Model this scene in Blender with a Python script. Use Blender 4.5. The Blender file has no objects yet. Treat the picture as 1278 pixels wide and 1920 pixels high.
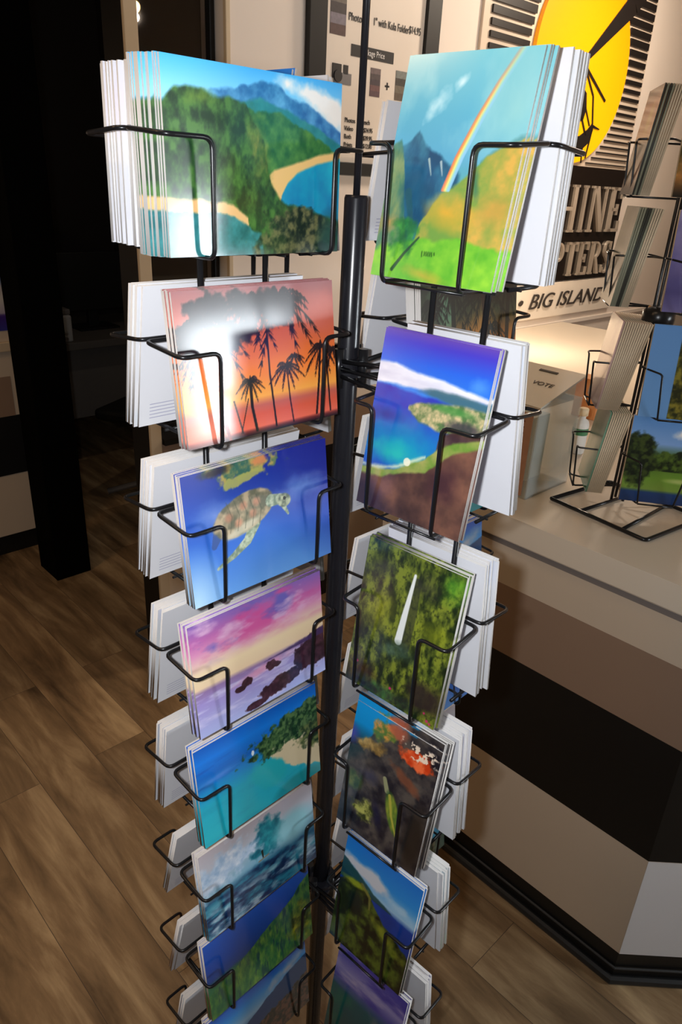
import bpy, bmesh, math, random
import numpy as np
from mathutils import Vector, Matrix
C = bpy.context.scene
col = C.collection
R = math.radians
rnd = random.Random(7)
# ---------------------------------------------------------------- camera, light, exposure
EYE = 1.6
CAM = Vector((0.0, -0.71, EYE))
RT = Vector((0.99863, 0.0205, 0.0486)); FW = Vector((0.00176, 0.90855, -0.41777)).normalized()
RT = (RT - FW * RT.dot(FW)).normalized(); UP = RT.cross(FW)
cd = bpy.data.cameras.new('camera'); cam = bpy.data.objects.new('camera', cd); col.objects.link(cam)
cd.sensor_fit = 'HORIZONTAL'; cd.sensor_width = 36; cd.lens = 1354.96 / 1278 * 36; cd.clip_start = 0.02
m = Matrix((RT, UP, -FW)).transposed().to_4x4(); m.translation = CAM
cam.matrix_world = m
C.camera = cam
C.view_settings.view_transform = 'Standard'; C.view_settings.look = 'None'
C.view_settings.exposure = 0.0; C.view_settings.gamma = 1; C.view_settings.use_curve_mapping = False
w = bpy.data.worlds.new('world'); C.world = w; w.use_nodes = True
w.node_tree.nodes['Background'].inputs[0].default_value = (1.0, 0.80, 0.60, 1)
w.node_tree.nodes['Background'].inputs[1].default_value = 0.055

UAZ = R(-45.3)                      # the shop's own axes: u along the counter front, v into the shop
RZ = Matrix.Rotation(UAZ, 4, 'Z')
def W(u, v, z): return RZ @ Vector((u, v, z))
def lamp(name, kind, loc, energy, color, size=0.1, target=None, **kw):
    l = bpy.data.lights.new(name, kind); l.energy = energy; l.color = color
    if kind == 'AREA': l.size = size
    elif kind in ('POINT', 'SPOT'): l.shadow_soft_size = size
    for k, x in kw.items(): setattr(l, k, x)
    o = bpy.data.objects.new(name, l); o.location = loc
    if target is not None: o.rotation_euler = (Vector(target) - Vector(loc)).to_track_quat('-Z', 'Y').to_euler()
    col.objects.link(o); return o
flash = CAM + RT * -0.045 + UP * 0.015 + FW * 0.01
lamp('camera_flash', 'SPOT', flash, 23, (0.93, 0.96, 1.0), 0.012, flash + FW * 2 + UP * 0.12, spot_size=R(118), spot_blend=0.7)
lamp('ceiling_lamp_light', 'AREA', W(-0.3, -0.6, 2.7), 4, (1.0, 0.72, 0.45), 0.5, W(-0.5, -0.4, 0))  # assumed ceiling light, out of view and without a fixture
lamp('ceiling_lamp_light', 'AREA', W(-1.2, -1.4, 2.7), 8, (1.0, 0.62, 0.32), 0.4, W(-1.6, -0.4, 0))  # second assumed ceiling light, warmer, also without a fixture
lamp('sign_lamp_light', 'AREA', W(-0.72, 2.7, 2.6), 20, (1.0, 0.83, 0.66), 0.3, W(-1.42, 2.5, 1.4))  # assumed overhead light on the sign, no fixture built
lamp('counter_lamp_light', 'POINT', W(-1.1, 2.1, 1.3), 8, (1.0, 0.82, 0.62), 0.012)  # added point light without a fixture, brightens wall and counter below the sign
lamp('office_lamp_light', 'POINT', W(-2.4, 1.155, 2.115), 4, (1.0, 0.85, 0.7), 0.015)  # added fill, lifts the office furniture out of black
lamp('board_lamp_light', 'AREA', W(-0.7, 1.5, 2.7), 3.5, (1.0, 0.86, 0.74), 0.3, W(-1.42, 1.4, 1.8))  # assumed overhead light on the price board, no fixture built
WINDOW_STRENGTH = 33.0

# ---------------------------------------------------------------- materials
MATS = {}
def mat(name, color=(0.5,)*3, rough=0.5, metal=0.0, spec=0.5, coat=0.0, var=0.0, vscale=30.0, bump=0.0, emit=None, es=0.0, trans=0.0, ior=1.45, alpha=1.0):
    if name in MATS: return MATS[name]
    mt = bpy.data.materials.new(name); mt.use_nodes = True; nt = mt.node_tree; b = nt.nodes['Principled BSDF']
    b.inputs['Base Color'].default_value = (*color, 1); b.inputs['Roughness'].default_value = rough
    b.inputs['Metallic'].default_value = metal; b.inputs['Specular IOR Level'].default_value = spec
    b.inputs['Coat Weight'].default_value = coat; b.inputs['Coat Roughness'].default_value = 0.08
    b.inputs['Transmission Weight'].default_value = trans; b.inputs['IOR'].default_value = ior; b.inputs['Alpha'].default_value = alpha
    if emit: b.inputs['Emission Color'].default_value = (*emit, 1); b.inputs['Emission Strength'].default_value = es
    tc = nt.nodes.new('ShaderNodeTexCoord'); n = nt.nodes.new('ShaderNodeTexNoise'); n.inputs['Scale'].default_value = vscale
    n.inputs['Detail'].default_value = 4; nt.links.new(tc.outputs['Object'], n.inputs['Vector'])
    if var:
        mx = nt.nodes.new('ShaderNodeMix'); mx.data_type = 'RGBA'
        mx.inputs[6].default_value = (*[c * (1 - var) for c in color], 1); mx.inputs[7].default_value = (*[min(1, c * (1 + var)) for c in color], 1)
        nt.links.new(n.outputs['Fac'], mx.inputs[0]); nt.links.new(mx.outputs[2], b.inputs['Base Color'])
    if bump:
        bp = nt.nodes.new('ShaderNodeBump'); bp.inputs['Strength'].default_value = bump; bp.inputs['Distance'].default_value = 0.002
        nt.links.new(n.outputs['Fac'], bp.inputs['Height']); nt.links.new(bp.outputs['Normal'], b.inputs['Normal'])
    MATS[name] = mt; return mt
def s2l(c): return tuple(((x / 255) / 12.92 if x / 255 <= 0.04045 else ((x / 255 + 0.055) / 1.055) ** 2.4) for x in c)
M_black_wire = mat('black_wire', (0.008, 0.008, 0.009), 0.28, var=0.2, vscale=80)
M_black_pole = mat('black_pole', (0.010, 0.010, 0.013), 0.25, spec=0.6, var=0.2, vscale=40)
M_cream = mat('cream_laminate', s2l((214, 200, 184)), 0.42, var=0.025, vscale=4)
M_top = mat('counter_top_laminate', s2l((222, 208, 188)), 0.30, var=0.03, vscale=6)
M_brown = mat('brown_laminate', s2l((150, 124, 104)), 0.5, var=0.04, vscale=5)
M_blackband = mat('black_laminate', (0.006, 0.006, 0.006), 0.45, var=0.2, vscale=8)
M_wall = mat('painted_wall', s2l((232, 220, 208)), 0.75, var=0.02, vscale=8, bump=0.05)
M_beige = mat('beige_trim', s2l((205, 185, 155)), 0.5, var=0.03, vscale=10)
M_tan = mat('tan_laminate', s2l((208, 190, 168)), 0.45, var=0.03, vscale=6)
M_grey = mat('grey_laminate', s2l((225, 222, 222)), 0.45, var=0.02, vscale=6)
M_dark = mat('dark_paint', (0.004, 0.004, 0.004), 0.5, var=0.3, vscale=6)
M_rubber = mat('cove_rubber', (0.02, 0.02, 0.02), 0.4, var=0.2, vscale=12)
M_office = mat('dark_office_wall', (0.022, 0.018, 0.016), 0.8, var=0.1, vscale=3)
M_edge = mat('card_edge_white', s2l((222, 218, 214)), 0.6, var=0.04, vscale=300)

def floor_material():
    mt = bpy.data.materials.new('wood_plank_floor'); mt.use_nodes = True; nt = mt.node_tree; N = nt.nodes; L = nt.links; b = N['Principled BSDF']
    tc = N.new('ShaderNodeTexCoord')
    br = N.new('ShaderNodeTexBrick'); br.offset = 0.37; br.inputs['Scale'].default_value = 1.0
    br.inputs['Brick Width'].default_value = 1.15; br.inputs['Row Height'].default_value = 0.165; br.inputs['Mortar Size'].default_value = 0.0007
    br.inputs['Mortar Smooth'].default_value = 0.3; br.inputs['Bias'].default_value = 0.0
    br.inputs['Color1'].default_value = (0.0, 0, 0, 1); br.inputs['Color2'].default_value = (1, 1, 1, 1); br.inputs['Mortar'].default_value = (0.5, 0.5, 0.5, 1)
    L.new(tc.outputs['Object'], br.inputs['Vector'])
    mp = N.new('ShaderNodeMapping'); mp.inputs['Scale'].default_value = (1.5, 9, 1); L.new(tc.outputs['Object'], mp.inputs['Vector'])
    ad = N.new('ShaderNodeVectorMath'); ad.operation = 'ADD'; L.new(mp.outputs[0], ad.inputs[0])
    ml = N.new('ShaderNodeVectorMath'); ml.operation = 'SCALE'; ml.inputs['Scale'].default_value = 17; L.new(br.outputs['Color'], ml.inputs[0]); L.new(ml.outputs[0], ad.inputs[1])
    g = N.new('ShaderNodeTexNoise'); g.inputs['Scale'].default_value = 1.5; g.inputs['Detail'].default_value = 8; g.inputs['Roughness'].default_value = 0.62; g.inputs['Distortion'].default_value = 0.4
    L.new(ad.outputs[0], g.inputs['Vector'])
    cr = N.new('ShaderNodeValToRGB'); e = cr.color_ramp.elements
    e[0].position = 0.28; e[0].color = (*s2l((84, 66, 46)), 1); e[1].position = 0.72; e[1].color = (*s2l((200, 174, 134)), 1)
    k = e.new(0.5); k.color = (*s2l((146, 120, 88)), 1)
    L.new(g.outputs['Fac'], cr.inputs[0])
    mx = N.new('ShaderNodeMix'); mx.data_type = 'RGBA'; mx.blend_type = 'MULTIPLY'; mx.inputs[0].default_value = 1
    c2 = N.new('ShaderNodeValToRGB'); c2.color_ramp.elements[0].color = (0.80, 0.78, 0.76, 1); c2.color_ramp.elements[1].color = (1.05, 1.0, 0.95, 1)
    L.new(br.outputs['Color'], c2.inputs[0]); L.new(cr.outputs[0], mx.inputs[6]); L.new(c2.outputs[0], mx.inputs[7])
    m3 = N.new('ShaderNodeMix'); m3.data_type = 'RGBA'; L.new(br.outputs['Fac'], m3.inputs[0]); L.new(mx.outputs[2], m3.inputs[6]); m3.inputs[7].default_value = (0.05, 0.036, 0.026, 1)
    L.new(m3.outputs[2], b.inputs['Base Color']); b.inputs['Roughness'].default_value = 0.42
    bp = N.new('ShaderNodeBump'); bp.inputs['Strength'].default_value = 0.15; bp.inputs['Distance'].default_value = 0.001; L.new(g.outputs['Fac'], bp.inputs['Height']); L.new(bp.outputs[0], b.inputs['Normal'])
    return mt
def picture_material():
    mt = bpy.data.materials.new('glossy_printed_picture'); mt.use_nodes = True; nt = mt.node_tree; b = nt.nodes['Principled BSDF']
    a = nt.nodes.new('ShaderNodeAttribute'); a.attribute_name = 'print'; nt.links.new(a.outputs['Color'], b.inputs['Base Color'])
    b.inputs['Roughness'].default_value = 0.3; b.inputs['Specular IOR Level'].default_value = 0.5; b.inputs['Coat Weight'].default_value = 1.0; b.inputs['Coat Roughness'].default_value = 0.13
    return mt
def back_material(name, lines, base=(218, 218, 222)):
    mt = bpy.data.materials.new(name); mt.use_nodes = True; nt = mt.node_tree; N = nt.nodes; L = nt.links; b = N['Principled BSDF']
    uv = N.new('ShaderNodeUVMap'); sp = N.new('ShaderNodeSeparateXYZ'); L.new(uv.outputs[0], sp.inputs[0])
    def mth(op, a, v):
        n = N.new('ShaderNodeMath'); n.operation = op
        if isinstance(a, (int, float)): n.inputs[0].default_value = a
        else: L.new(a, n.inputs[0])
        if isinstance(v, (int, float)): n.inputs[1].default_value = v
        else: L.new(v, n.inputs[1])
        return n.outputs[0]
    fr = mth('FRACT', mth('MULTIPLY', sp.outputs[1], lines), 0.0)
    ln = mth('LESS_THAN', fr, 0.22)
    f = mth('MULTIPLY', mth('MULTIPLY', ln, mth('LESS_THAN', sp.outputs[1], 0.17)), mth('MULTIPLY', mth('GREATER_THAN', sp.outputs[1], 0.035), mth('MULTIPLY', mth('GREATER_THAN', sp.outputs[0], 0.06), mth('LESS_THAN', sp.outputs[0], 0.55))))
    mx = N.new('ShaderNodeMix'); mx.data_type = 'RGBA'; mx.inputs[6].default_value = (*s2l(base), 1); mx.inputs[7].default_value = (*s2l((160, 160, 185)), 1)
    L.new(f, mx.inputs[0]); L.new(mx.outputs[2], b.inputs['Base Color']); b.inputs['Roughness'].default_value = 0.5
    return mt
M_pic = picture_material(); M_back = back_material('postcard_back_print', 38.0)

# ---------------------------------------------------------------- mesh helpers
class MB:
    """collects shapes and links them as one mesh object"""
    def __init__(s): s.v = []; s.f = []; s.m = []; s.mats = []
    def mi(s, mt):
        if mt not in s.mats: s.mats.append(mt)
        return s.mats.index(mt)
    def add(s, vs, fs, mt):
        o = len(s.v); s.v += [tuple(x) for x in vs]; i = s.mi(mt)
        for f in fs: s.f.append(tuple(o + k for k in f)); s.m.append(i)
    def box(s, a, b, mt, M=None):
        vs = [Vector((x, y, z)) for x in (a[0], b[0]) for y in (a[1], b[1]) for z in (a[2], b[2])]
        if M is not None: vs = [M @ q for q in vs]
        s.add(vs, [(0, 1, 3, 2), (4, 6, 7, 5), (0, 4, 5, 1), (2, 3, 7, 6), (0, 2, 6, 4), (1, 5, 7, 3)], mt); return s
    def prism(s, poly, z0, z1, mt, M=None, mtop=None):
        n = len(poly); vs = [Vector((x, y, z0)) for x, y in poly] + [Vector((x, y, z1)) for x, y in poly]
        if M is not None: vs = [M @ q for q in vs]
        s.add(vs, [tuple(range(n))[::-1]] + [(i, (i + 1) % n, n + (i + 1) % n, n + i) for i in range(n)], mt)
        s.add(vs, [tuple(range(n, 2 * n))], mtop or mt); return s
    def tube(s, pts, r, mt, n=10, bend=0.0):
        pts = [Vector(p) for p in pts]
        if bend:                        # round the corners
            q = [pts[0]]
            for i in range(1, len(pts) - 1):
                a, b, c = pts[i - 1], pts[i], pts[i + 1]; d = min(bend, (b - a).length * 0.45, (c - b).length * 0.45)
                p0 = b + (a - b).normalized() * d; p1 = b + (c - b).normalized() * d
                for k in range(5):
                    t = k / 4; q.append(p0 * (1 - t) ** 2 + b * 2 * t * (1 - t) + p1 * t * t)
            q.append(pts[-1]); pts = q
        vs = []; prev = None
        for i, p in enumerate(pts):
            d = ((pts[i + 1] - p) if i < len(pts) - 1 else (p - pts[i - 1])).normalized()
            if 0 < i < len(pts) - 1: d = ((pts[i + 1] - p).normalized() + (p - pts[i - 1]).normalized()).normalized()
            if prev is None: a = d.orthogonal().normalized()
            else: a = (prev - d * prev.dot(d)).normalized()
            prev = a; b = d.cross(a)
            vs += [p + (a * math.cos(2 * math.pi * k / n) + b * math.sin(2 * math.pi * k / n)) * r for k in range(n)]
        fs = [(i * n + k, i * n + (k + 1) % n, (i + 1) * n + (k + 1) % n, (i + 1) * n + k) for i in range(len(pts) - 1) for k in range(n)]
        fs += [tuple(range(n))[::-1], tuple(range((len(pts) - 1) * n, len(pts) * n))]
        s.add(vs, fs, mt); return s
    def lathe(s, prof, mt, n=32, c=(0, 0)):
        vs = [(c[0] + r * math.cos(2 * math.pi * k / n), c[1] + r * math.sin(2 * math.pi * k / n), z) for r, z in prof for k in range(n)]
        fs = [(i * n + k, i * n + (k + 1) % n, (i + 1) * n + (k + 1) % n, (i + 1) * n + k) for i in range(len(prof) - 1) for k in range(n)]
        fs += [tuple(range(n))[::-1], tuple(range((len(prof) - 1) * n, len(prof) * n))]
        s.add(vs, fs, mt); return s
    def build(s, name, parent=None, bevel=0.0, smooth=False, loc=(0, 0, 0), rz=0.0):
        me = bpy.data.meshes.new(name); me.from_pydata(s.v, [], s.f); me.update()
        for mt in s.mats: me.materials.append(mt)
        me.polygons.foreach_set('material_index', s.m)
        bm = bmesh.new(); bm.from_mesh(me); bmesh.ops.recalc_face_normals(bm, faces=bm.faces); bm.to_mesh(me); bm.free()
        if smooth:
            me.polygons.foreach_set('use_smooth', [len(p.vertices) <= 4 for p in me.polygons])
        o = bpy.data.objects.new(name, me); col.objects.link(o); o.location = loc; o.rotation_euler = (0, 0, rz)
        if parent: o.parent = parent
        if bevel:
            b = o.modifiers.new('bevel', 'BEVEL'); b.width = bevel; b.segments = 2; b.limit_method = 'ANGLE'
        return o
def tag(o, label=None, cat=None, group=None, kind=None):
    if label: o['label'] = label
    if cat: o['category'] = cat
    if group: o['group'] = group
    if kind: o['kind'] = kind
    return o
def empty(name, loc, rz, label, cat, group=None):
    o = bpy.data.objects.new(name, None); o.empty_display_size = 0.05; col.objects.link(o); o.location = loc; o.rotation_euler = (0, 0, rz)
    return tag(o, label, cat, group)
def struct(mb, name, **k): return tag(mb.build(name, rz=UAZ, **k), kind='structure')
def text_mesh(name, s, size, mt, parent, u, v, z, shear=0.0, depth=0.001, sx=1.0, align='LEFT'):
    """flat lettering standing on a wall that faces +u ; x of the text runs along +v"""
    cu = bpy.data.curves.new(name, 'FONT'); cu.body = s; cu.size = size; cu.shear = shear; cu.extrude = depth; cu.align_x = align
    t = bpy.data.objects.new(name, cu); col.objects.link(t)
    bpy.context.view_layer.update()
    me = bpy.data.meshes.new_from_object(t.evaluated_get(bpy.context.evaluated_depsgraph_get()))
    bpy.data.objects.remove(t)
    me.materials.clear(); me.materials.append(mt)
    o = bpy.data.objects.new(name, me); col.objects.link(o)
    if parent: o.parent = parent
    M = Matrix(((0, 0, 1, u), (sx, 0, 0, v), (0, 1, 0, z), (0, 0, 0, 1)))
    me.transform(M); return o

# ---------------------------------------------------------------- the setting
MB().box((-6, -3, -0.05), (4, 6.5, 0), floor_material()).build('floor', rz=UAZ)
tag(bpy.data.objects['floor'], kind='structure')
struct(MB().box((-6, -3, 2.9), (4, 6.5, 3.0), mat('ceiling_paint', s2l((150, 140, 128)), 0.8, var=0.02)), 'ceiling')
WW = -1.42                                     # the wall with the sign
def stripes(mb, rect, u0, u1, zs=((0, .094, 'k'), (.094, .379, 'c'), (.379, .665, 'k'), (.665, .83, 'b'), (.83, 1.0, 'c'))):
    mm = {'k': M_blackband, 'c': M_tan, 'b': M_brown, 'w': M_wall}
    for z0, z1, k in zs: mb.box((u0, rect[0], z0), (u1, rect[1], z1), mm[k])
b = MB()
stripes(b, (0.60, 6.4), WW - 0.12, WW, ((0, .094, 'k'), (.094, .379, 'c'), (.379, .665, 'k'), (.665, .83, 'b')))
b.box((WW - 0.12, 0.60, 2.45), (WW, 0.87, 2.9), M_wall)
b.box((WW - 0.12, 0.87, 0.83), (WW, 6.4, 2.9), M_wall)
struct(b, 'wall_back')
struct(MB().box((WW - 0.004, 0.562, 0.0), (WW + 0.008, 0.600, 2.9), M_beige), 'trim_1', bevel=0.002)
struct(MB().box((WW - 0.13, 0.575, 0.0), (WW - 0.004, 0.60, 2.9), M_dark), 'trim_6')
struct(MB().box((WW - 0.004, 0.865, 0.83), (WW + 0.010, 0.880, 2.45), M_beige), 'trim_2', bevel=0.002)
struct(MB().box((WW - 0.13, 0.605, 0.815), (WW + 0.02, 0.865, 0.835), M_blackband), 'trim_3')
M_glass = mat('dark_glass', (0.5, 0.47, 0.45), 0.03, trans=1.0)
wf = MB()
wf.box((WW - 0.07, 0.605, 0.83), (WW - 0.045, 0.622, 2.45), M_dark).box((WW - 0.07, 0.85, 0.83), (WW - 0.045, 0.866, 2.45), M_dark)
wf.box((WW - 0.07, 0.605, 2.43), (WW - 0.045, 0.866, 2.45), M_dark).box((WW - 0.07, 0.605, 0.83), (WW - 0.045, 0.866, 0.86), M_dark)
wo = struct(wf, 'window_1')
MB().box((WW - 0.062, 0.62, 0.85), (WW - 0.055, 0.852, 2.435), M_glass).build('pane', wo)
# skirting band round the foot of the back wall
struct(MB().box((WW, 0.61, 0.0), (WW + 0.012, 1.75, 0.094), M_rubber), 'baseboard_back')
# dark office beyond the doorway
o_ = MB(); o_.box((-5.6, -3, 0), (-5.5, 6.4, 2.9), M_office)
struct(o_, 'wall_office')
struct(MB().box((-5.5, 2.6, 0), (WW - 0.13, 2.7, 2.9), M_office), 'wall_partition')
# wall on the right with an assumed bright window that lights the left-hand cards
wr = MB(); WX = 2.62
def wallx(x0, x1, y0, y1, z0, z1): wr.box((x0, y0, z0), (x1, y1, z1), M_wall)
wy0, wy1, wz0, wz1 = -0.66, -0.20, 1.08, 1.57
wallx(WX, WX + .12, -3, wy0, 0, 2.9); wallx(WX, WX + .12, wy1, 3.2, 0, 2.9); wallx(WX, WX + .12, wy0, wy1, 0, wz0); wallx(WX, WX + .12, wy0, wy1, wz1, 2.9)
tag(wr.build('wall_right'), kind='structure')
wf = MB()
for a, bb in (((WX - .015, wy0 - .04, wz0 - .04), (WX, wy1 + .04, wz0)), ((WX - .015, wy0 - .04, wz1), (WX, wy1 + .04, wz1 + .04)), ((WX - .015, wy0 - .04, wz0), (WX, wy0, wz1)), ((WX - .015, wy1, wz0), (WX, wy1 + .04, wz1))): wf.box(a, bb, M_beige)
wn = tag(wf.build('window_2'), kind='structure')  # assumed window, outside the camera's view
MB().box((WX + .03, wy0, wz0), (WX + .036, wy1, wz1), mat('daylight_pane', (0.8, 0.85, 0.9), 0.6, emit=(0.86, 0.94, 1.0), es=WINDOW_STRENGTH)).build('pane', wn)  # assumed emissive pane, added to put glare on the left-hand cards

# ---------------------------------------------------------------- striped counter
CV = 0.705; CU = 0.226
poly = [(-0.56, CV), (CU, CV), (CU + 0.45, CV + 0.45), (CU + 0.45, 2.9), (WW + 0.016, 2.9), (WW + 0.016, 1.85), (-0.56, 1.85)]
ct = empty('counter', W(0, CV, 0), UAZ, 'long angled shop counter striped cream, brown and black, right of the postcard rack', 'counter')
def toL(p): return [(x, y - CV) for x, y in p]
for nm, z0, z1, mt in (('kick_panel', 0, .094, M_blackband), ('lower_panel', .094, .379, M_tan), ('black_band', .379, .665, M_blackband), ('brown_band', .665, .83, M_brown), ('upper_panel', .83, .918, M_tan), ('grey_reveal', .918, .945, mat('grey_channel', s2l((132, 122, 116)), .5, var=.03))):  # last entry is a grey strip directly under the slab
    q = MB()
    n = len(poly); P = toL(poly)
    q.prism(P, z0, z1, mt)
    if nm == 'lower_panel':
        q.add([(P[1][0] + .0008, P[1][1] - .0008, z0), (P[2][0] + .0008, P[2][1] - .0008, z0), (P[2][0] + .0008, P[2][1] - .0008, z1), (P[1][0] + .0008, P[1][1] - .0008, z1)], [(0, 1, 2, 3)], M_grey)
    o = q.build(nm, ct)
    if nm in ('black_band', 'brown_band'): o['label'] = nm.replace('_', ' ') + ' laminate'
q = MB(); P = toL(poly)
q.tube([(P[0][0], -0.006, 0.012), (P[1][0], -0.006, 0.012), (P[2][0] + .006, P[2][1] - .004, 0.012)], 0.011, M_rubber, 8)
q.tube([(P[0][0], -0.004, 0.05), (P[1][0] + .002, -0.004, 0.05), (P[2][0] + .004, P[2][1] - .003, 0.05)], 0.003, mat('grey_moulding', (0.05, 0.05, 0.05), 0.35, var=.1), 8)
q.build('floor_moulding', ct)
pt = [(-0.585, CV - 0.03), (CU + 0.012, CV - 0.03), (CU + 0.47, CV + 0.43), (CU + 0.47, 2.9), (WW + 0.016, 2.9), (WW + 0.016, 1.83), (-0.585, 1.83)]
wt = MB().prism([(x, y - CV) for x, y in pt], 0.945, 1.0, M_top).build('countertop', bevel=0.004, loc=W(0, CV, 0), rz=UAZ)
tag(wt, 'pale cream countertop slab that carries the donation box and small wire rack', 'countertop')

# ---------------------------------------------------------------- price board
pb = empty('price_board', W(WW, 1.45, 1.62), UAZ, 'white price list board in a black frame on the wall behind the rack rod', 'sign')
def loc(mb, name, parent, base, **k):       # geometry given in u, v, z, stored relative to the base
    mb.v = [(x - base[0], y - base[1], z - base[2]) for x, y, z in mb.v]; return mb.build(name, parent, **k)
B = (WW, 1.45, 1.62)
f = MB()
f.box((WW, 1.155, 1.612), (WW + .022, 1.225, 2.42), M_dark).box((WW, 1.675, 1.612), (WW + .022, 1.745, 2.42), M_dark).box((WW, 1.225, 1.612), (WW + .022, 1.675, 1.652), M_dark).box((WW, 1.225, 2.38), (WW + .022, 1.675, 2.42), M_dark)
loc(f, 'frame', pb, B, bevel=0.002)
loc(MB().box((WW, 1.22, 1.65), (WW + .008, 1.68, 2.385), mat('board_paper', s2l((226, 214, 200)), 0.5, var=.01)), 'panel', pb, B)
M_ink = mat('black_ink', (0.02, 0.018, 0.018), 0.5, var=.1)
M_white_ink = mat('white_ink', (0.75, 0.72, 0.7), 0.5, var=.02)
def ptext(s, size, v, z, mt=M_ink, sx=1.0, name='lettering', du=.0095): return text_mesh(name, s, size, mt, pb, du, v - B[1], z - B[2], sx=sx, depth=0.0006)
ptext('Photos', .030, 1.322, 2.045, sx=.8); ptext("1\" with Kula Folder", .030, 1.43, 2.047, sx=.72); ptext('$14.95', .030, 1.60, 2.05, sx=.72)
loc(MB().box((WW + .006, 1.34, 1.953), (WW + .0095, 1.535, 1.985), M_ink), 'price_tab', pb, B)
ptext('Package Price', .024, 1.385, 1.962, M_white_ink, sx=.8, du=.0102)
def thumb(v0, z0, v1, z1, cs):
    t = MB(); n = len(cs)
    for i, c in enumerate(cs): t.box((WW + .006, v0, z0 + (z1 - z0) * i / n), (WW + .0095, v1, z0 + (z1 - z0) * (i + 1) / n), mat('thumb_%d_%d_%d' % c, s2l(c), .5, var=.35, vscale=90))
    loc(t, 'picture', pb, B)
thumb(1.247, 2.0, 1.312, 2.11, ((84, 62, 60), (120, 112, 122), (60, 52, 54), (104, 96, 88)))
thumb(1.432, 1.852, 1.478, 1.932, ((92, 70, 76), (110, 80, 80), (70, 60, 66), (80, 70, 70), (110, 95, 95)))
thumb(1.552, 1.852, 1.63, 1.938, ((96, 84, 72), (112, 104, 90), (70, 66, 60), (120, 124, 120)))
cm = MB(); cm.box((WW + .006, 1.27, 1.872), (WW + .010, 1.345, 1.903), mat('camera_grey', s2l((120, 116, 116)), .5)); cm.box((WW + .006, 1.262, 1.885), (WW + .011, 1.30, 1.925), M_ink)
Mx = Matrix.Translation((WW + .008, 1.285, 1.892)) @ Matrix.Rotation(R(90), 4, 'Y')
cm.prism([(0.017 * math.cos(a * math.pi / 8), 0.017 * math.sin(a * math.pi / 8)) for a in range(16)], 0, .006, M_ink, Mx); cm.box((WW + .006, 1.31, 1.90), (WW + .010, 1.33, 1.925), M_ink)
loc(cm, 'camera_picture', pb, B)
loc(MB().box((WW + .006, 1.503, 1.885), (WW + .0095, 1.523, 1.890), M_ink).box((WW + .006, 1.5105, 1.877), (WW + .0095, 1.5155, 1.898), M_ink), 'plus_mark', pb, B)
for i, (s, v) in enumerate((('Photos', 1.325), ('Video', 1.325), ('Both', 1.325), ('Prints', 1.325))):
    ptext(s, .020, v, 1.768 - .0235 * i, sx=.85); ptext(('each', '$24.95', '$39.95', '$12.00')[i], .020, 1.412, 1.768 - .0235 * i, sx=.8)

# ---------------------------------------------------------------- helicopter company sign
SB = (WW, 2.65, 1.035)
sg = empty('wall_sign', W(*SB), UAZ, 'large shop sign with orange sun over black slats and metal lettering on black plate', 'sign')
M_slat = mat('black_slat', (0.012, 0.009, 0.008), .4, var=.2)
M_panel = mat('sign_panel', s2l((214, 196, 176)), .45, var=.02)
loc(MB().box((WW, 1.985, 1.70), (WW + .012, 3.27, 2.62), M_panel), 'back_panel', sg, SB, bevel=.002)
sx0, sz0, sr = 2.69, 2.09, .375
sl = MB(); z = 1.722; th = .004; pitch = .0235
zz = []
while z < 2.58:
    zz.append((z, th)); z += pitch; pitch = min(.0375, pitch * 1.035); th = min(.027, th * 1.13)
for z, th in zz:
    dz = z + th / 2 - sz0; half = math.sqrt(max(0, (sr + .03) ** 2 - dz * dz))
    if half > 0:
        sl.box((WW + .012, 2.03, z), (WW + .02, sx0 - half, z + th), M_slat); sl.box((WW + .012, sx0 + half, z), (WW + .02, 3.25, z + th), M_slat)
    else: sl.box((WW + .012, 2.03, z), (WW + .02, 3.25, z + th), M_slat)
loc(sl, 'slats', sg, SB)
dm = bpy.data.materials.new('sun_disc_yellow'); dm.use_nodes = True; nt = dm.node_tree; bs = nt.nodes['Principled BSDF']
tcn = nt.nodes.new('ShaderNodeTexCoord'); spx = nt.nodes.new('ShaderNodeSeparateXYZ'); rp = nt.nodes.new('ShaderNodeValToRGB')
rp.color_ramp.elements[0].position = .15; rp.color_ramp.elements[0].color = (*s2l((250, 180, 0)), 1); rp.color_ramp.elements[1].position = .85; rp.color_ramp.elements[1].color = (*s2l((238, 138, 0)), 1)
nt.links.new(tcn.outputs['Generated'], spx.inputs[0]); nt.links.new(spx.outputs[2], rp.inputs[0]); nt.links.new(rp.outputs[0], bs.inputs['Base Color']); bs.inputs['Roughness'].default_value = .35
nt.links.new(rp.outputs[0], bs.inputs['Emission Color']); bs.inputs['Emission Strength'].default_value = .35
dk = MB(); ang = [a * math.pi / 48 for a in range(96)]
pts = [(sx0 + sr * math.cos(a), max(1.712, sz0 + sr * math.sin(a))) for a in ang]
dk.add([(WW + .013, x, y) for x, y in pts] + [(WW + .03, x, y) for x, y in pts], [tuple(range(96)), tuple(range(96, 192))] + [(i, (i + 1) % 96, 96 + (i + 1) % 96, 96 + i) for i in range(96)], dm)
sun = loc(dk, 'sun_disc', sg, SB); sun['label'] = 'backlit orange sun disc'
def flat(name, polys, mt, u0=WW + .030, d=.004):
    q = MB()
    for p in polys:
        n = len(p); q.add([(u0, x, y) for x, y in p] + [(u0 + d, x, y) for x, y in p], [tuple(range(n))[::-1], tuple(range(n, 2 * n))] + [(i, (i + 1) % n, n + (i + 1) % n, n + i) for i in range(n)], mt)
    return loc(q, name, sg, SB)
def bar(p, q, w0, w1):
    a = Vector(p); b_ = Vector(q); n = (b_ - a).orthogonal().normalized() if True else 0
    return [tuple(a + n * w0), tuple(b_ + n * w1), tuple(b_ - n * w1), tuple(a - n * w0)]
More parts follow.
